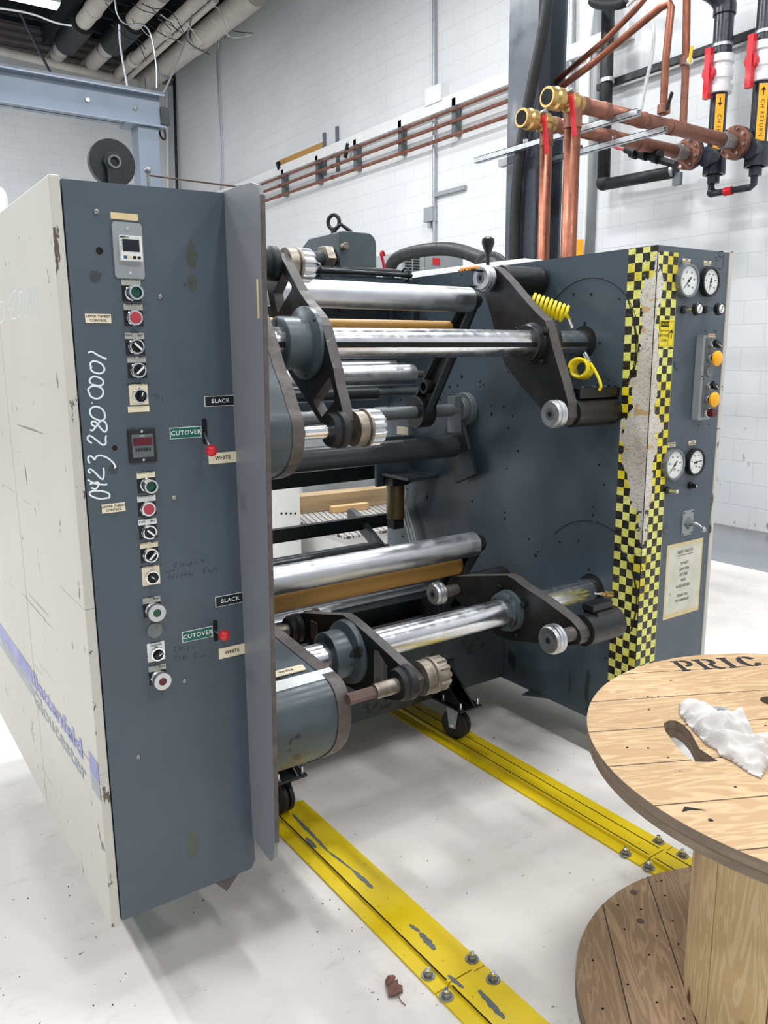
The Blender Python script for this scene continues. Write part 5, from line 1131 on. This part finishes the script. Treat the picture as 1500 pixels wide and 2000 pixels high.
# lower turret
XC, XD = 1.265, 1.95
B(MB().cyl((XL, LY, LZ), (XP + .02, LY, LZ), .0468, 'chrome', 64), 'turret_shaft', 0, 'polished steel shaft of the lower turret')
zl = lambda L: [(x / 5.769 + 520, y / 5.769 + 1140) for x, y in L]
la = zl([(365, 335), (440, 330), (700, 345), (860, 352), (960, 420), (1100, 540), (1200, 630), (1350, 770), (1500, 910)]) + [(795, 1310), (812, 1330), (808, 1355), (790, 1370), (750, 1366), (702, 1353), (672, 1337), (640, 1300), (604, 1262), (588, 1245), (578, 1222)]
hA = zl([(1215, 750), (1255, 755), (1360, 930), (1362, 1130), (1300, 1160), (1212, 1130)])
lc = arm(XC, .034, la, [hA]); lc['label'] = 'black cast arm, left side of the lower turret'
hubprof((LY, LZ), XC - .09, [(0, .0470), (0, .070), (.004, .076), (.060, .076), (.065, .09), (.07, .100), (.09, .102)], 'cast', 64).build('arm_hub', lc)
g = MB(); p = PX(612, 1232, XC); g.box((XC - .004, p.y - .03, p.z - .03), (XC + .001, p.y + .012, p.z + .035), 'rusty'); g.build('arm_pad', lc)
el = PX(799, 1331, XC); er = PX(584, 1225, XC)
for c in (el, er):
    cc = (c.y, c.z)
    hubprof(cc, XC - .045, [(0, .028), (0, .042), (.012, .048), (.02, .044), (.026, .050), (.045, .050)], 'rubber').build('bearing_housing', lc)
    hubprof(cc, XC + .034, [(0, .050), (.03, .050), (.032, .046), (.036, .053), (.044, .053)], 'oldmetal').build('bearing_cap', lc)
    hubprof(cc, XC + .078, [(0, .046), (.002, .051), (.036, .051), (.044, .044), (.044, .02)], 'alu' if c is er else 'oldmetal', 72, 12, .0065).build('toothed_chuck', lc)
    hubprof(cc, XC - .12, [(0, .015), (0, .022), (.075, .022)], 'oldmetal', 32).build('chuck_sleeve', lc)
g = MB(); g.tube([V((1.06, el.y, el.z)), V((XC - .10, el.y, el.z))], .0165, 'rusty', 6); B(g, 'hex_drive_shaft')
zr = lambda L: [(x / 3.261 + 800, y / 3.261 + 1050) for x, y in L]
rb = zr([(280, 250), (330, 245), (620, 240), (665, 265), (720, 310), (860, 400), (1030, 530), (1080, 590), (1095, 640), (1080, 680), (1030, 688), (900, 680), (650, 660), (580, 640), (500, 580), (400, 480), (300, 400), (240, 300)])
ld = arm(XD, .045, rb, []); ld['label'] = 'black cast arm, right side of the lower turret'
hubprof((LY, LZ), XD - .04, [(0, .0470), (0, .062), (.004, .068), (.022, .068), (.024, .074), (.04, .076)], 'cast', 64).build('arm_hub', ld)
for a in (60, 150, 240, 330): an = math.radians(a); q = V((XD, LY + .09 * math.cos(an), LZ + .09 * math.sin(an))); MB().cyl(q, q + V((-.014, 0, 0)), .010, 'jet', 6).build('hub_bolt', ld)
t1_ = PX(1118, 1237, XD); t1_.x = XD - .115; silver_chuck(t1_, XD, .049, .05, ld, False, .024)
t2_ = PX(845, 1161, XD - .12); silver_chuck(t2_, XD, .044, .05, ld, False, .022)
c = V((XD + .045, t1_.y, t1_.z)); g = MB(); g.cyl(c, c + V((.165, 0, 0)), .055, 'black', 44); g.box(c + V((.04, -.03, .03)), c + V((.14, .03, .060)), 'black'); g.build('air_cylinder', ld, .002)
g = MB(); g.box(c + V((.03, -.02, .060)), c + V((.13, .03, .085)), 'jet'); g.build('valve_block', ld, .003)
q = PX(1162, 1159, 2.30); g = MB(); d = V((.8, -.3, -.12)).normalized(); g.tube([q, q + d * .03], .004, 'bright', 10); g.cyl(q + d * .025, q + d * .045, .008, 'brass', 12); g.cyl(q + d * .045, q + d * .075, .012, 'brass', 20); B(g, 'air_coupler', 0, 'brass quick air coupler')
c = V((XD + .045, t2_.y, t2_.z)); g = MB(); g.cyl(c, c + V((.20, 0, 0)), .052, 'black', 44); g.build('air_cylinder', ld, .002)

# ---- chain housings at the left (rounded noses)
def housing(X1_, prof_px, band, label_):
    pts = [PX(x, y, X1_) for x, y in prof_px]
    for _ in range(3): pts = [q for a_, b_ in zip(pts, pts[1:] + pts[:1]) for q in (a_ * .75 + b_ * .25, a_ * .25 + b_ * .75)]
    g = MB(); g.xplate(pts, XL + .006, X1_ - band - XL - .006, 'cast'); o = B(g, 'chain_housing', .004, label_)
    c = sum(pts, V((0, 0, 0))) / len(pts); g = MB(); q = [c + (p - c) * 1.015 for p in pts]; g.xplate(q, X1_ - band, band, 'edge'); g.build('cover_plate', o, .002); return o
XH = 1.03
hu = housing(XH, [(505, 575), (521, 607), (541, 660), (557, 718), (572, 755), (585, 799), (592, 816), (595, 842), (594, 873), (587, 903), (574, 921), (560, 930), (540, 935), (500, 900), (470, 780), (470, 600)], .036, 'grey chain housing of the upper turret')
XH2 = 1.085
hl = housing(XH2, [(500, 1190), (552, 1233), (600, 1271), (648, 1309), (667, 1325), (679, 1350), (685, 1385), (684, 1420), (676, 1450), (655, 1470), (610, 1485), (540, 1490), (470, 1450), (450, 1300), (460, 1200)], .040, 'grey chain housing of the lower turret')
# white tape and WHITE tag on the lower housing
A_, B_ = PX(552, 1233, XH2), PX(648, 1309, XH2); tdir = (B_ - A_).normalized(); nn = V((1, 0, 0)).cross(tdir)
if nn.z < 0: nn = -nn
s_ = B_ - tdir * .012
g = MB(); o = V((XL + .006, s_.y, s_.z)) + nn * .004
g.add([o, V((XH2, o.y, o.z)), V((XH2, o.y, o.z)) + tdir * .045 - nn * .004, o + tdir * .045 - nn * .004], [(0, 1, 2, 3)], 'whiteink'); B(g, 'white_tape', 0, 'scuffed white tape across the nose')
v = -tdir; c = V((.965, s_.y, s_.z)) + nn * .003 - tdir * .035
g = MB(); g.plate([[(-.055, -.016), (.055, -.016), (.06, .012), (.05, .016), (-.055, .016)]], c, UX, v, .003, 'cream'); g.text('WHITE', c + nn * .0035, UX, v, .010, 'ink', bold=.0003); B(g, 'name_plate', 0, 'loose WHITE plate lying on the lower housing')

# ---- rollers
def roller(name, px0, px1, yt, yb2, m, X1_, lb, stub=True, x0=XL + .03, hold=None):
    # px1: column where the right end is seen; yt/yb2: its top and bottom edge there
    def an(y): d = _ray(px1, y); return math.atan2(d.z, d.y)
    a, b_ = an(yt), an(yb2); P = PX(px1, (yt + yb2) / 2, X1_); D = math.hypot(P.y, P.z - CAMH); c_ = (a + b_) / 2; r_ = D * math.sin(abs(a - b_) / 2)
    Y, Z = D * math.cos(c_), CAMH + D * math.sin(c_)
    o = B(MB().cyl((x0, Y, Z), (X1_, Y, Z), r_, m, 56), name, 0, lb)
    if stub: MB().cyl((x0 - .03, Y, Z), (min(X1_ + .06, XP), Y, Z), min(.016, r_ * .5), 'edge', 20).build('roller_journal', o)
    return Y, Z, r_
r1 = roller('layon_roller', 916, 916, 561, 610, 'alu', 2.115, 'large aluminium roller behind the upper shaft')
r2 = roller('web_roller', 0, 878, 627, 650, 'tan', 2.11, 'tan rubber roller below the upper aluminium roller')
r3 = roller('web_roller', 0, 805, 711, 751, 'alu', 2.22, 'aluminium roller below the upper shaft')
r3b = roller('web_roller', 0, 771, 703, 725, 'alu', 2.24, 'aluminium roller mostly hidden behind another')
r4 = roller('web_roller', 0, 735, 754, 780, 'dark_roller', 2.12, 'dark grey roller with a long journal', False)
g = MB(); g.cyl((2.12, r4[0], r4[1]), (XP, r4[0], r4[1]), .018, 'tube', 28); B(g, 'roller_shaft')
rp = roller('pivot_tube', 0, 893, 788, 812, 'tube', 2.33, 'grey pivot tube crossing below the rollers', False)
r6 = roller('web_roller', 0, 885, 850, 893, 'dark_roller', 2.31, 'thick dark roller below the pivot tube')
g = MB()
for (za, zb2) in ((0, 0),):
    q = PX(742, 905, 2.30); q2 = PX(742, 934, 2.30); g.box((XL, q.y, q2.z), (2.30, q.y + .05, q.z), 'jet')
B(g, 'cross_bar', .003, 'black flat cross bar under the dark roller')
g = MB(); q = PX(762, 1003, 2.34); q2 = PX(762, 1027, 2.34); g.box((XL, q.y, q2.z), (2.34, q.y + .04, q.z), 'jet'); B(g, 'cross_bar', .003, 'lower black cross bar in front of the timbers')
g = MB(); pts = [PX(x, y, 2.20) for x, y in [(686, 996), (692, 992), (701, 1000), (752, 1062), (738, 1068), (688, 1010)]]; g.xplate(pts, 2.17, .03, 'beam'); B(g, 'idler_arm', .002, 'short slanting arm on the lower cross bar')
r7 = roller('web_roller', 0, 738, 1056, 1086, 'dark_roller', 2.17, 'dark roller behind the lower aluminium roller')
r8 = roller('layon_roller', 0, 925, 1038, 1087, 'alu', 2.115, 'large aluminium roller over the lower turret')
r9 = roller('web_roller', 0, 893, 1082, 1122, 'tan', 2.11, 'tan rubber roller below the lower aluminium roller')
r10 = roller('web_roller', 0, 828, 1139, 1176, 'alu', 2.26, 'scuffed aluminium roller just above the lower turret')
# lay-on arms at the right (ribbed)
def lay_arm(top, bot, X_, w0, w1, th, lb):
    d = (bot - top).normalized(); s_ = V((0, -d.z, d.y)); o = V((X_, 0, 0)); g = MB()
    q = [top + s_ * w0 - d * .02, top - s_ * w0 - d * .02, bot - s_ * w1 + d * .03, bot + s_ * w1 + d * .03]; g.xplate(q, X_, th, 'black')
    for k in (1, -1): p, e = top + s_ * w0 * k, bot + s_ * w1 * k; g.obox(V((X_ - .012, p.y, p.z)), V((X_ - .012, e.y, e.z)), .012, .03, 'beam', up=(1, 0, 0))
    o = B(g, 'layon_arm', .002, lb); MB().cyl((X_ - .04, bot.y, bot.z), (X_ + th + .01, bot.y, bot.z), w1 * 1.35, 'black', 40).build('arm_boss', o); MB().cyl((X_ - .02, top.y, top.z), (X_ + th + .005, top.y, top.z), w0 * 1.2, 'black', 32).build('arm_boss', o); return o
lay_arm(V((0, r1[0], r1[1])), V((0, rp[0], rp[1])), 2.13, .028, .05, .02, 'dark ribbed arm holding the upper aluminium roller')
q = PX(830, 755, 2.10); g = MB(); g.ring((2.09, q.y, q.z), (2.13, q.y, q.z), .030, .018, 'red_dull' if 0 else 'black'); B(g, 'arm_lug')
lay_arm(V((0, r8[0], r8[1])), V((0, r8[0] + .26, r8[1] - .34)), 2.13, .028, .05, .02, 'dark arm holding the lower aluminium roller')
for Xq in (XL + .05,):
    lay_arm(V((0, r1[0], r1[1])), V((0, rp[0], rp[1])), Xq, .028, .05, .02, 'matching arm at the left end of the upper aluminium roller')
# pivot bearing on the plate
g = MB(); c = V((XP, rp[0], rp[1])); g.cyl(c, c - V((.03, 0, 0)), .075, 'tube', 40); g.cyl(c - V((.03, 0, 0)), c - V((.055, 0, 0)), .055, 'tube', 40); g.obox(c + V((-.07, 0, .06)), c + V((-.07, -.0, -.10)), .05, .04, 'tube', up=(1, 0, 0)); B(g, 'pivot_bearing', .003)
g = MB(); g.xplate([c + V((0, -.01, -.02)), c + V((0, -.12, -.28)), c + V((0, .02, -.34)), c + V((0, .10, -.1))], XP - .05, .02, 'beam'); B(g, 'bearing_bracket', .003)
# air regulator and bracket on the plate
q = PX(770, 930, 2.30); g = MB(); g.box((2.18, q.y - .02, q.z - .04), (XP, q.y + .0, q.z + .20), 'inner'); p = PX(800, 922, XP); g.box((2.20, q.y - .25, p.z - .0), (XP, q.y, p.z + .015), 'beam'); B(g, 'corner_bracket', .003)
q = PX(772, 985, 2.27); g = MB(); g.cyl(q + V((0, 0, -.07)), q + V((0, 0, .10)), .045, 'filter', 32); fo = B(g, 'air_filter', .004, 'amber air filter bowl'); MB().box(q + V((-.05, -.05, .10)), q + V((.05, .05, .14)), 'rubber').build('filter_head', fo, .004); MB().box(q + V((-.03, -.03, -.12)), q + V((.03, .03, -.07)), 'rubber').build('filter_drain', fo, .003)
g = MB()
for dx in (0, 6, 11): g.tube([PX(792 + dx * .2, 985, XP - .03), PX(788 + dx, 1010, XP - .03), PX(796 + dx, 1035, XP - .03), PX(802 + dx, 1060, XP - .03)], .005, 'clear', 8, smooth_path=2)
g.tube([PX(795, 955, XP - .03), PX(790, 985, XP - .03)], .007, 'clear', 8); B(g, 'air_tubes', 0, 'pale air tubes hanging below the filter')
g = MB(); q = PX(768, 835, 2.32); g.box(PX(775, 832, 2.35) , PX(796, 850, 2.35) + V((.004, 0, 0)), 'cream'); B(g, 'instruction_tag', 0, 'small white tag with hand drawings')
# bent clip under the right plate
g = MB(); q = PX(1045, 1350, XP); g.plate([[(XP - .055, q.y + .02), (XP + .01, q.y - .07), (XP + .01, q.y + .035)]], (0, 0, .150), (1, 0, 0), (0, 1, 0), .006, 'beam'); B(g, 'bent_clip')

# ---- casters
def caster(cx, cy, yb3, swivel, lb):
    zp2 = .172; r = MB(); o = MB(); hw = .058
    o.box((cx - hw, cy - .095, zp2), (cx + hw, yb3, zp2 + .008), 'jet'); o.box((cx - hw, yb3 - .01, zp2), (cx + hw, yb3, zp2 + .15), 'jet')
    o.plate([[(cy - .09, zp2 + .008), (yb3 - .01, zp2 + .008), (yb3 - .01, zp2 + .145)]], (cx + .02, 0, 0), (0, 1, 0), UZ, .008, 'jet')
    o.plate([[(cy - .09, zp2 + .008), (yb3 - .01, zp2 + .008), (yb3 - .01, zp2 + .145)]], (cx - .045, 0, 0), (0, 1, 0), UZ, .008, 'jet')
    o = B(o, 'caster', .0015, lb)
    for dx in (-.045, .045):
        for dy in (-.08, .03): q = V((cx + dx, cy + dy, zp2 + .008)); g = MB(); g.cyl(q, q + V((0, 0, .008)), .008, 'boltsteel', 6); g.cyl(q + V((0, 0, .008)), q + V((0, 0, .028)), .0045, 'bright', 12); g.build('plate_bolt', o)
    q = V((cx - .03, yb3 - .012, zp2 + .08)); MB().cyl(q, q + V((0, -.008, 0)), .014, 'boltsteel', 6).build('beam_bolt', o)
    R_ = Matrix.Rotation(swivel, 3, 'Z'); wc = V((cx, cy, .0785)); ax = R_ @ V((1, 0, 0)); fd = R_ @ V((0, 1, 0))
    g = MB(); g.cyl(wc + V((0, 0, .078)), wc + V((0, 0, .094)), .034, 'zinc', 32)
    for s_ in (-1, 1):
        e = wc + ax * s_ * .030; pr_ = [(-.016, -.012), (.016, -.012), (.030, .080), (-.030, .080)]; g.plate([pr_], e, fd, UZ, .004, 'zinc')
    g.cyl(wc - ax * .036, wc + ax * .036, .007, 'bright', 16); g.build('fork', o)
    g = MB()
    for s_ in (-1, 1): g.lathe(wc + ax * (s_ * .0125 - .011), ax, [(0, .026), (0, .054), (.004, .0615), (.018, .0615), (.022, .054), (.022, .026)], 'rubber', 48)
    g.cyl(wc - ax * .022, wc + ax * .022, .024, 'jet', 24); g.build('wheel', o); return o
caster(2.025, 2.395, 2.488, .25, 'black twin-wheel caster on the right rail')
caster(1.165, 2.33, 2.488, .1, 'black twin-wheel caster behind the guard plate')

# ================================================================== SPOOL AND RAG
SC = V((1.782, .775, 0)); SR = .555; Z1, Z0_ = .735, .045
sp = thing('cable_spool', (SC.x, SC.y, 0), 'large wooden cable spool standing on end at lower right', 'spool')
a1_, a2_ = PZ(1141, 1372, Z1), PZ(1500, 1347, Z1); angT = math.atan2(a2_.y - a1_.y, a2_.x - a1_.x)
b1_, b2_ = PZ(1177, 1767, Z0_), PZ(1230, 1990, Z0_); angB = math.atan2(b2_.y - b1_.y, b2_.x - b1_.x)
def yrot(P, a): return -math.sin(a) * (P.x - SC.x) + math.cos(a) * (P.y - SC.y)
tA, tB = yrot(a1_, angT), yrot(PZ(1287, 1573, Z1), angT); bT = abs(tA - tB) / 3
bA, bB = yrot(b1_, angB), yrot(PZ(1264, 1711, Z0_), angB); bW = abs(bA - bB)
M['wood_top'] = m_wood('pine_boards_top', angT, lin(182, 148, 108), lin(202, 172, 132), bT, -tA)
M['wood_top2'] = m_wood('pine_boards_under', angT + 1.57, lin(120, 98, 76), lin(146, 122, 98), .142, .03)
M['wood_bot'] = m_wood('aged_pine_boards_bottom', angB, lin(152, 124, 94), lin(176, 148, 116), bW, -bA)
M['wood_edge'] = paint('grey_weathered_wood_edge', lin(128, 112, 96), .75, var=.2, vs=10, stretch=(1, 1, 6))
def m_drum():
    t = NT('pine_drum_staves'); x, y, z = t.sep(); g = t.noise(3, 3, t.map((6, 6, .7)), dist=.5)
    c = t.mix(t.ramp(t.math('SINE', t.math('MULTIPLY', g, 60.)), -.2, .9), lin(212, 184, 138), lin(228, 204, 160))
    c = t.mix(t.ramp(t.noise(2.4, 4, t.map((2, 2, .5), loc=(3, 1, 2))), .64, .72), c, lin(176, 120, 74))
    vo = t.n('ShaderNodeTexVoronoi'); t.put(vo.inputs['Vector'], t.map((5, 5, 2.2))); vo.inputs['Scale'].default_value = 1.2
    c = t.mix(t.ramp(vo.outputs['Distance'], .13, .09), c, lin(96, 58, 34)); t.bump(g, .3, .004); return t.out(c, .6)
M['drum'] = m_drum()
# arbor, kidney slot and bolt holes in the top flange
def kidney(c, pts): return [((p.x), (p.y)) for p in pts]
kp = [(1296, 1413), (1306, 1407), (1320, 1407), (1336, 1416), (1350, 1432), (1366, 1462), (1390, 1478), (1402, 1486), (1384, 1488), (1356, 1487), (1332, 1470), (1312, 1444), (1300, 1428)]
hol = [[(q.x, q.y) for q in [PZ(x, y, Z1) for x, y in kp]]]
cc_ = PZ(1500, 1373, Z1); hol.append([(cc_.x + .02 + .028 * math.cos(a), cc_.y + .028 * math.sin(a)) for a in [k * math.pi / 12 for k in range(24)]])
rim = circle((SC.x, SC.y), SR, 96)
g = MB(); g.plate([rim] + hol, (0, 0, Z1 - .022), (1, 0, 0), (0, 1, 0), .022, 'wood_top'); tf = g.build('top_flange', sp, .0015)
me_ = tf.data; me_.materials.append(M['wood_edge'])
for p in me_.polygons:
    if abs(p.normal.z) < .5: p.material_index = 1
g = MB(); g.plate([circle((SC.x, SC.y), SR - .004, 96)] + hol, (0, 0, Z1 - .045), (1, 0, 0), (0, 1, 0), .0225, 'wood_top2'); tf2 = g.build('under_layer', tf); tf2.data.materials.append(M['wood_edge'])
for p in tf2.data.polygons:
    if abs(p.normal.z) < .5: p.material_index = 1
g = MB(); g.plate([circle((SC.x, SC.y), SR, 96)], (0, 0, 0), (1, 0, 0), (0, 1, 0), Z0_, 'wood_bot'); bf = g.build('bottom_flange', sp, .0015); bf.data.materials.append(M['wood_edge'])
for p in bf.data.polygons:
    if abs(p.normal.z) < .5: p.material_index = 1
# drum radius from its left edge in view
ed = PZ(1347, 1760, .5) ; d_ = (_ray(1346, 1760)); dx_, dy_ = d_.x, d_.y; L2_ = math.hypot(dx_, dy_); DR = abs((SC.x * dy_ - SC.y * dx_) / L2_)
print('drum radius', DR)
for k in range(12):
    a0 = 2 * math.pi * k / 12 + .13; a1 = a0 + 2 * math.pi / 12 - .012; n_ = 6
    ou = [(SC.x + DR * math.cos(a0 + (a1 - a0) * i / n_), SC.y + DR * math.sin(a0 + (a1 - a0) * i / n_)) for i in range(n_ + 1)]; inn = [(SC.x + (DR - .025) * math.cos(a0 + (a1 - a0) * i / n_), SC.y + (DR - .025) * math.sin(a0 + (a1 - a0) * i / n_)) for i in range(n_, -1, -1)]
    MB().plate([ou + inn], (0, 0, Z0_), (1, 0, 0), (0, 1, 0), Z1 - .045 - Z0_, 'drum').build('drum_stave', sp, .002)
c = PZ(1408, 1389, Z1); g = MB(); g.lathe(c + V((0, 0, -.012)), (0, 0, 1), [(0, .027), (.010, .027), (.0135, .024), (.0135, .008), (.019, .006), (.019, .001)], 'zinc', 32); g.build('through_bolt', sp)
g = MB()
for (x, y, r_) in [(1265, 1361, .003), (1286, 1361, .003), (1267, 1386, .003), (1238, 1326, .002), (1310, 1329, .003), (1322, 1355, .002), (1225, 1460, .003), (1266, 1461, .003), (1305, 1480, .003), (1436, 1537, .003), (1388, 1602, .005), (1495, 1417, .003), (1420, 1326, .002), (1282, 1722, .003)]:
    z_ = Z1 if y < 1700 else Z0_; q = PZ(x, y, z_); g.cyl(q - V((0, 0, .001)), q + V((0, 0, .0006)), r_, 'hole', 10)
q0, q1 = PZ(1330, 1585, Z1), PZ(1378, 1583, Z1)
g.plate([[(q0.x, q0.y - .002), (q0.x + .02, q0.y - .008), (q1.x, q1.y - .001), (q1.x, q1.y + .001), (q0.x + .02, q0.y + .006)]], (0, 0, Z1 + .0003), (1, 0, 0), (0, 1, 0), .0004, 'hole')
for (x, y) in [(1238, 1743), (1251, 1799)]: q = PZ(x, y, Z0_); g.cyl(q - V((0, 0, .001)), q + V((0, 0, .0006)), .011, 'rusty', 20)
for (x, y) in [(1292, 1720), (1299, 1749), (1220, 1815), (1252, 1776), (1207, 1768), (1268, 1865), (1283, 1828), (1314, 1799), (1325, 1844), (1226, 1923), (1312, 1928), (1158, 1876), (1177, 1970), (1283, 1958), (1336, 1990)]: q = PZ(x, y, Z0_); g.cyl(q - V((0, 0, .001)), q + V((0, 0, .0006)), .0035, 'hole', 10)
g.build('nail_marks', sp)
# stencilled word on the top
pA, pB = PZ(1340, 1311, Z1), PZ(1470, 1302, Z1); pt = PZ(1322, 1291, Z1)
u = (pB - pA).normalized(); v = V((-u.y, u.x, 0)); hgt = abs((pt - pA).dot(v)); wd = (pB - pA).length
g = MB()
def stencil(g, ch, x0, w_, h):
    o = pA + u * x0 + V((0, 0, .0006)); P_ = lambda L: g.plate([[(a * w_, b_ * h) for a, b_ in L]], o, u, v, .0003, 'ink')
    if ch == 'P': P_([(.0, 1), (.42, 1), (.42, .92), (.34, .9), (.34, .1), (.42, .08), (.42, 0), (0, 0), (0, .08), (.1, .1), (.1, .9), (0, .92)]); P_([(.48, 1), (.75, .98), (.93, .86), (.97, .7), (.9, .52), (.72, .42), (.48, .4), (.48, .5), (.62, .54), (.7, .68), (.66, .84), (.48, .9)])
    if ch == 'R': stencil(g, 'P', x0, w_, h); P_([(.48, .40), (.66, .40), (.86, .12), (1.02, .08), (1.02, 0), (.74, 0), (.6, .1)])
    if ch == 'I': P_([(.1, 1), (.9, 1), (.9, .92), (.72, .9), (.72, .1), (.9, .08), (.9, 0), (.1, 0), (.1, .08), (.28, .1), (.28, .9), (.1, .92)])
    if ch == 'C': P_([(.42, 1), (.2, .9), (.05, .7), (.0, .5), (.05, .3), (.2, .1), (.42, 0), (.42, .1), (.32, .3), (.3, .5), (.32, .7), (.42, .9)]); P_([(.5, 1), (.8, .92), (.95, .72), (.7, .66), (.5, .88)]); P_([(.5, 0), (.8, .08), (.95, .28), (.7, .34), (.5, .12)])
for i, ch in enumerate('PRIC'): stencil(g, ch, (.0, .40, .86, 1.18)[i] * wd * .80 - .01, (.36, .40, .24, .40)[i] * wd * .80, hgt * 1.0)
g.build('stencilled_letters', sp)

# rag
rg = MB(); N = 56
cx0 = [(1325, 1376), (1345, 1369), (1385, 1384), (1400, 1391), (1408, 1398), (1455, 1398), (1468, 1420), (1476, 1445), (1500, 1435), (1530, 1440), (1530, 1470), (1500, 1500), (1488, 1526), (1455, 1509), (1432, 1492), (1402, 1478), (1398, 1466), (1380, 1460), (1352, 1430), (1325, 1398)]
po = [PZ(x, y, Z1) for x, y in cx0]; xs = [p.x for p in po]; ys = [p.y for p in po]
def inside(x, y):
    c = False; n = len(po); dm = 9
    for i in range(n):
        a, b_ = po[i], po[(i + 1) % n]
        if (a.y > y) != (b_.y > y) and x < (b_.x - a.x) * (y - a.y) / (b_.y - a.y) + a.x: c = not c
        e = V((b_.x - a.x, b_.y - a.y)); w_ = V((x - a.x, y - a.y)); t_ = max(0, min(1, (w_.x * e.x + w_.y * e.y) / (e.x ** 2 + e.y ** 2))); dm = min(dm, math.hypot(w_.x - e.x * t_, w_.y - e.y * t_))
    return c, dm
from mathutils import noise as NZ
step = .0045; nx = int((max(xs) - min(xs)) / step) + 2; ny = int((max(ys) - min(ys)) / step) + 2; idx = {}
vs = []; fs = []
for i in range(nx):
    for j in range(ny):
        x, y = min(xs) + i * step, min(ys) + j * step; c_, dm = inside(x, y)
        if c_:
            h = .004 + min(dm, .03) / .03 * .016
            h += .022 * min(1, dm / .02) * NZ.noise(V((x * 17, y * 24, 0))) + .014 * min(1, dm / .012) * (1 - 2.4 * abs(NZ.noise(V((x * 22 + y * 18 + 3, y * 16 - x * 12, 2)))))
            h += .0016 * NZ.noise(V((x * 320, y * 320, 1)))
            idx[i, j] = len(vs); vs.append(V((x, y, Z1 + max(.002, h))))
top = len(vs); vs += [V((p.x, p.y, Z1 + .0008)) for p in vs[:top]]
bd = {}
for (i, j), k in idx.items():
    q = [(i, j), (i + 1, j), (i + 1, j + 1), (i, j + 1)]
    if all(t in idx for t in q):
        f = [idx[t] for t in q]; fs.append(f); fs.append([t + top for t in f][::-1])
        for a, b_ in zip(f, f[1:] + f[:1]): bd[(a, b_)] = 1
for (a, b_) in bd:
    if (b_, a) not in bd: fs.append([b_, a, a + top, b_ + top])
M['cloth'] = paint('white_terry_cloth', lin(198, 194, 190), .95, var=.05, vs=20, spots=[(lin(170, 150, 134), 14, .68, (1, 1, 1), 4), (lin(196, 188, 180), 9, .62, (1, 1, 1), 9)], bump=1., bs=330)
rg.add(vs, fs, 'cloth', True)
rag = rg.build('rag'); tag(rag, 'crumpled white terry rag lying on the wooden spool top', 'rag')
sm = rag.modifiers.new('s', 'SMOOTH'); sm.factor = .5; sm.iterations = 2
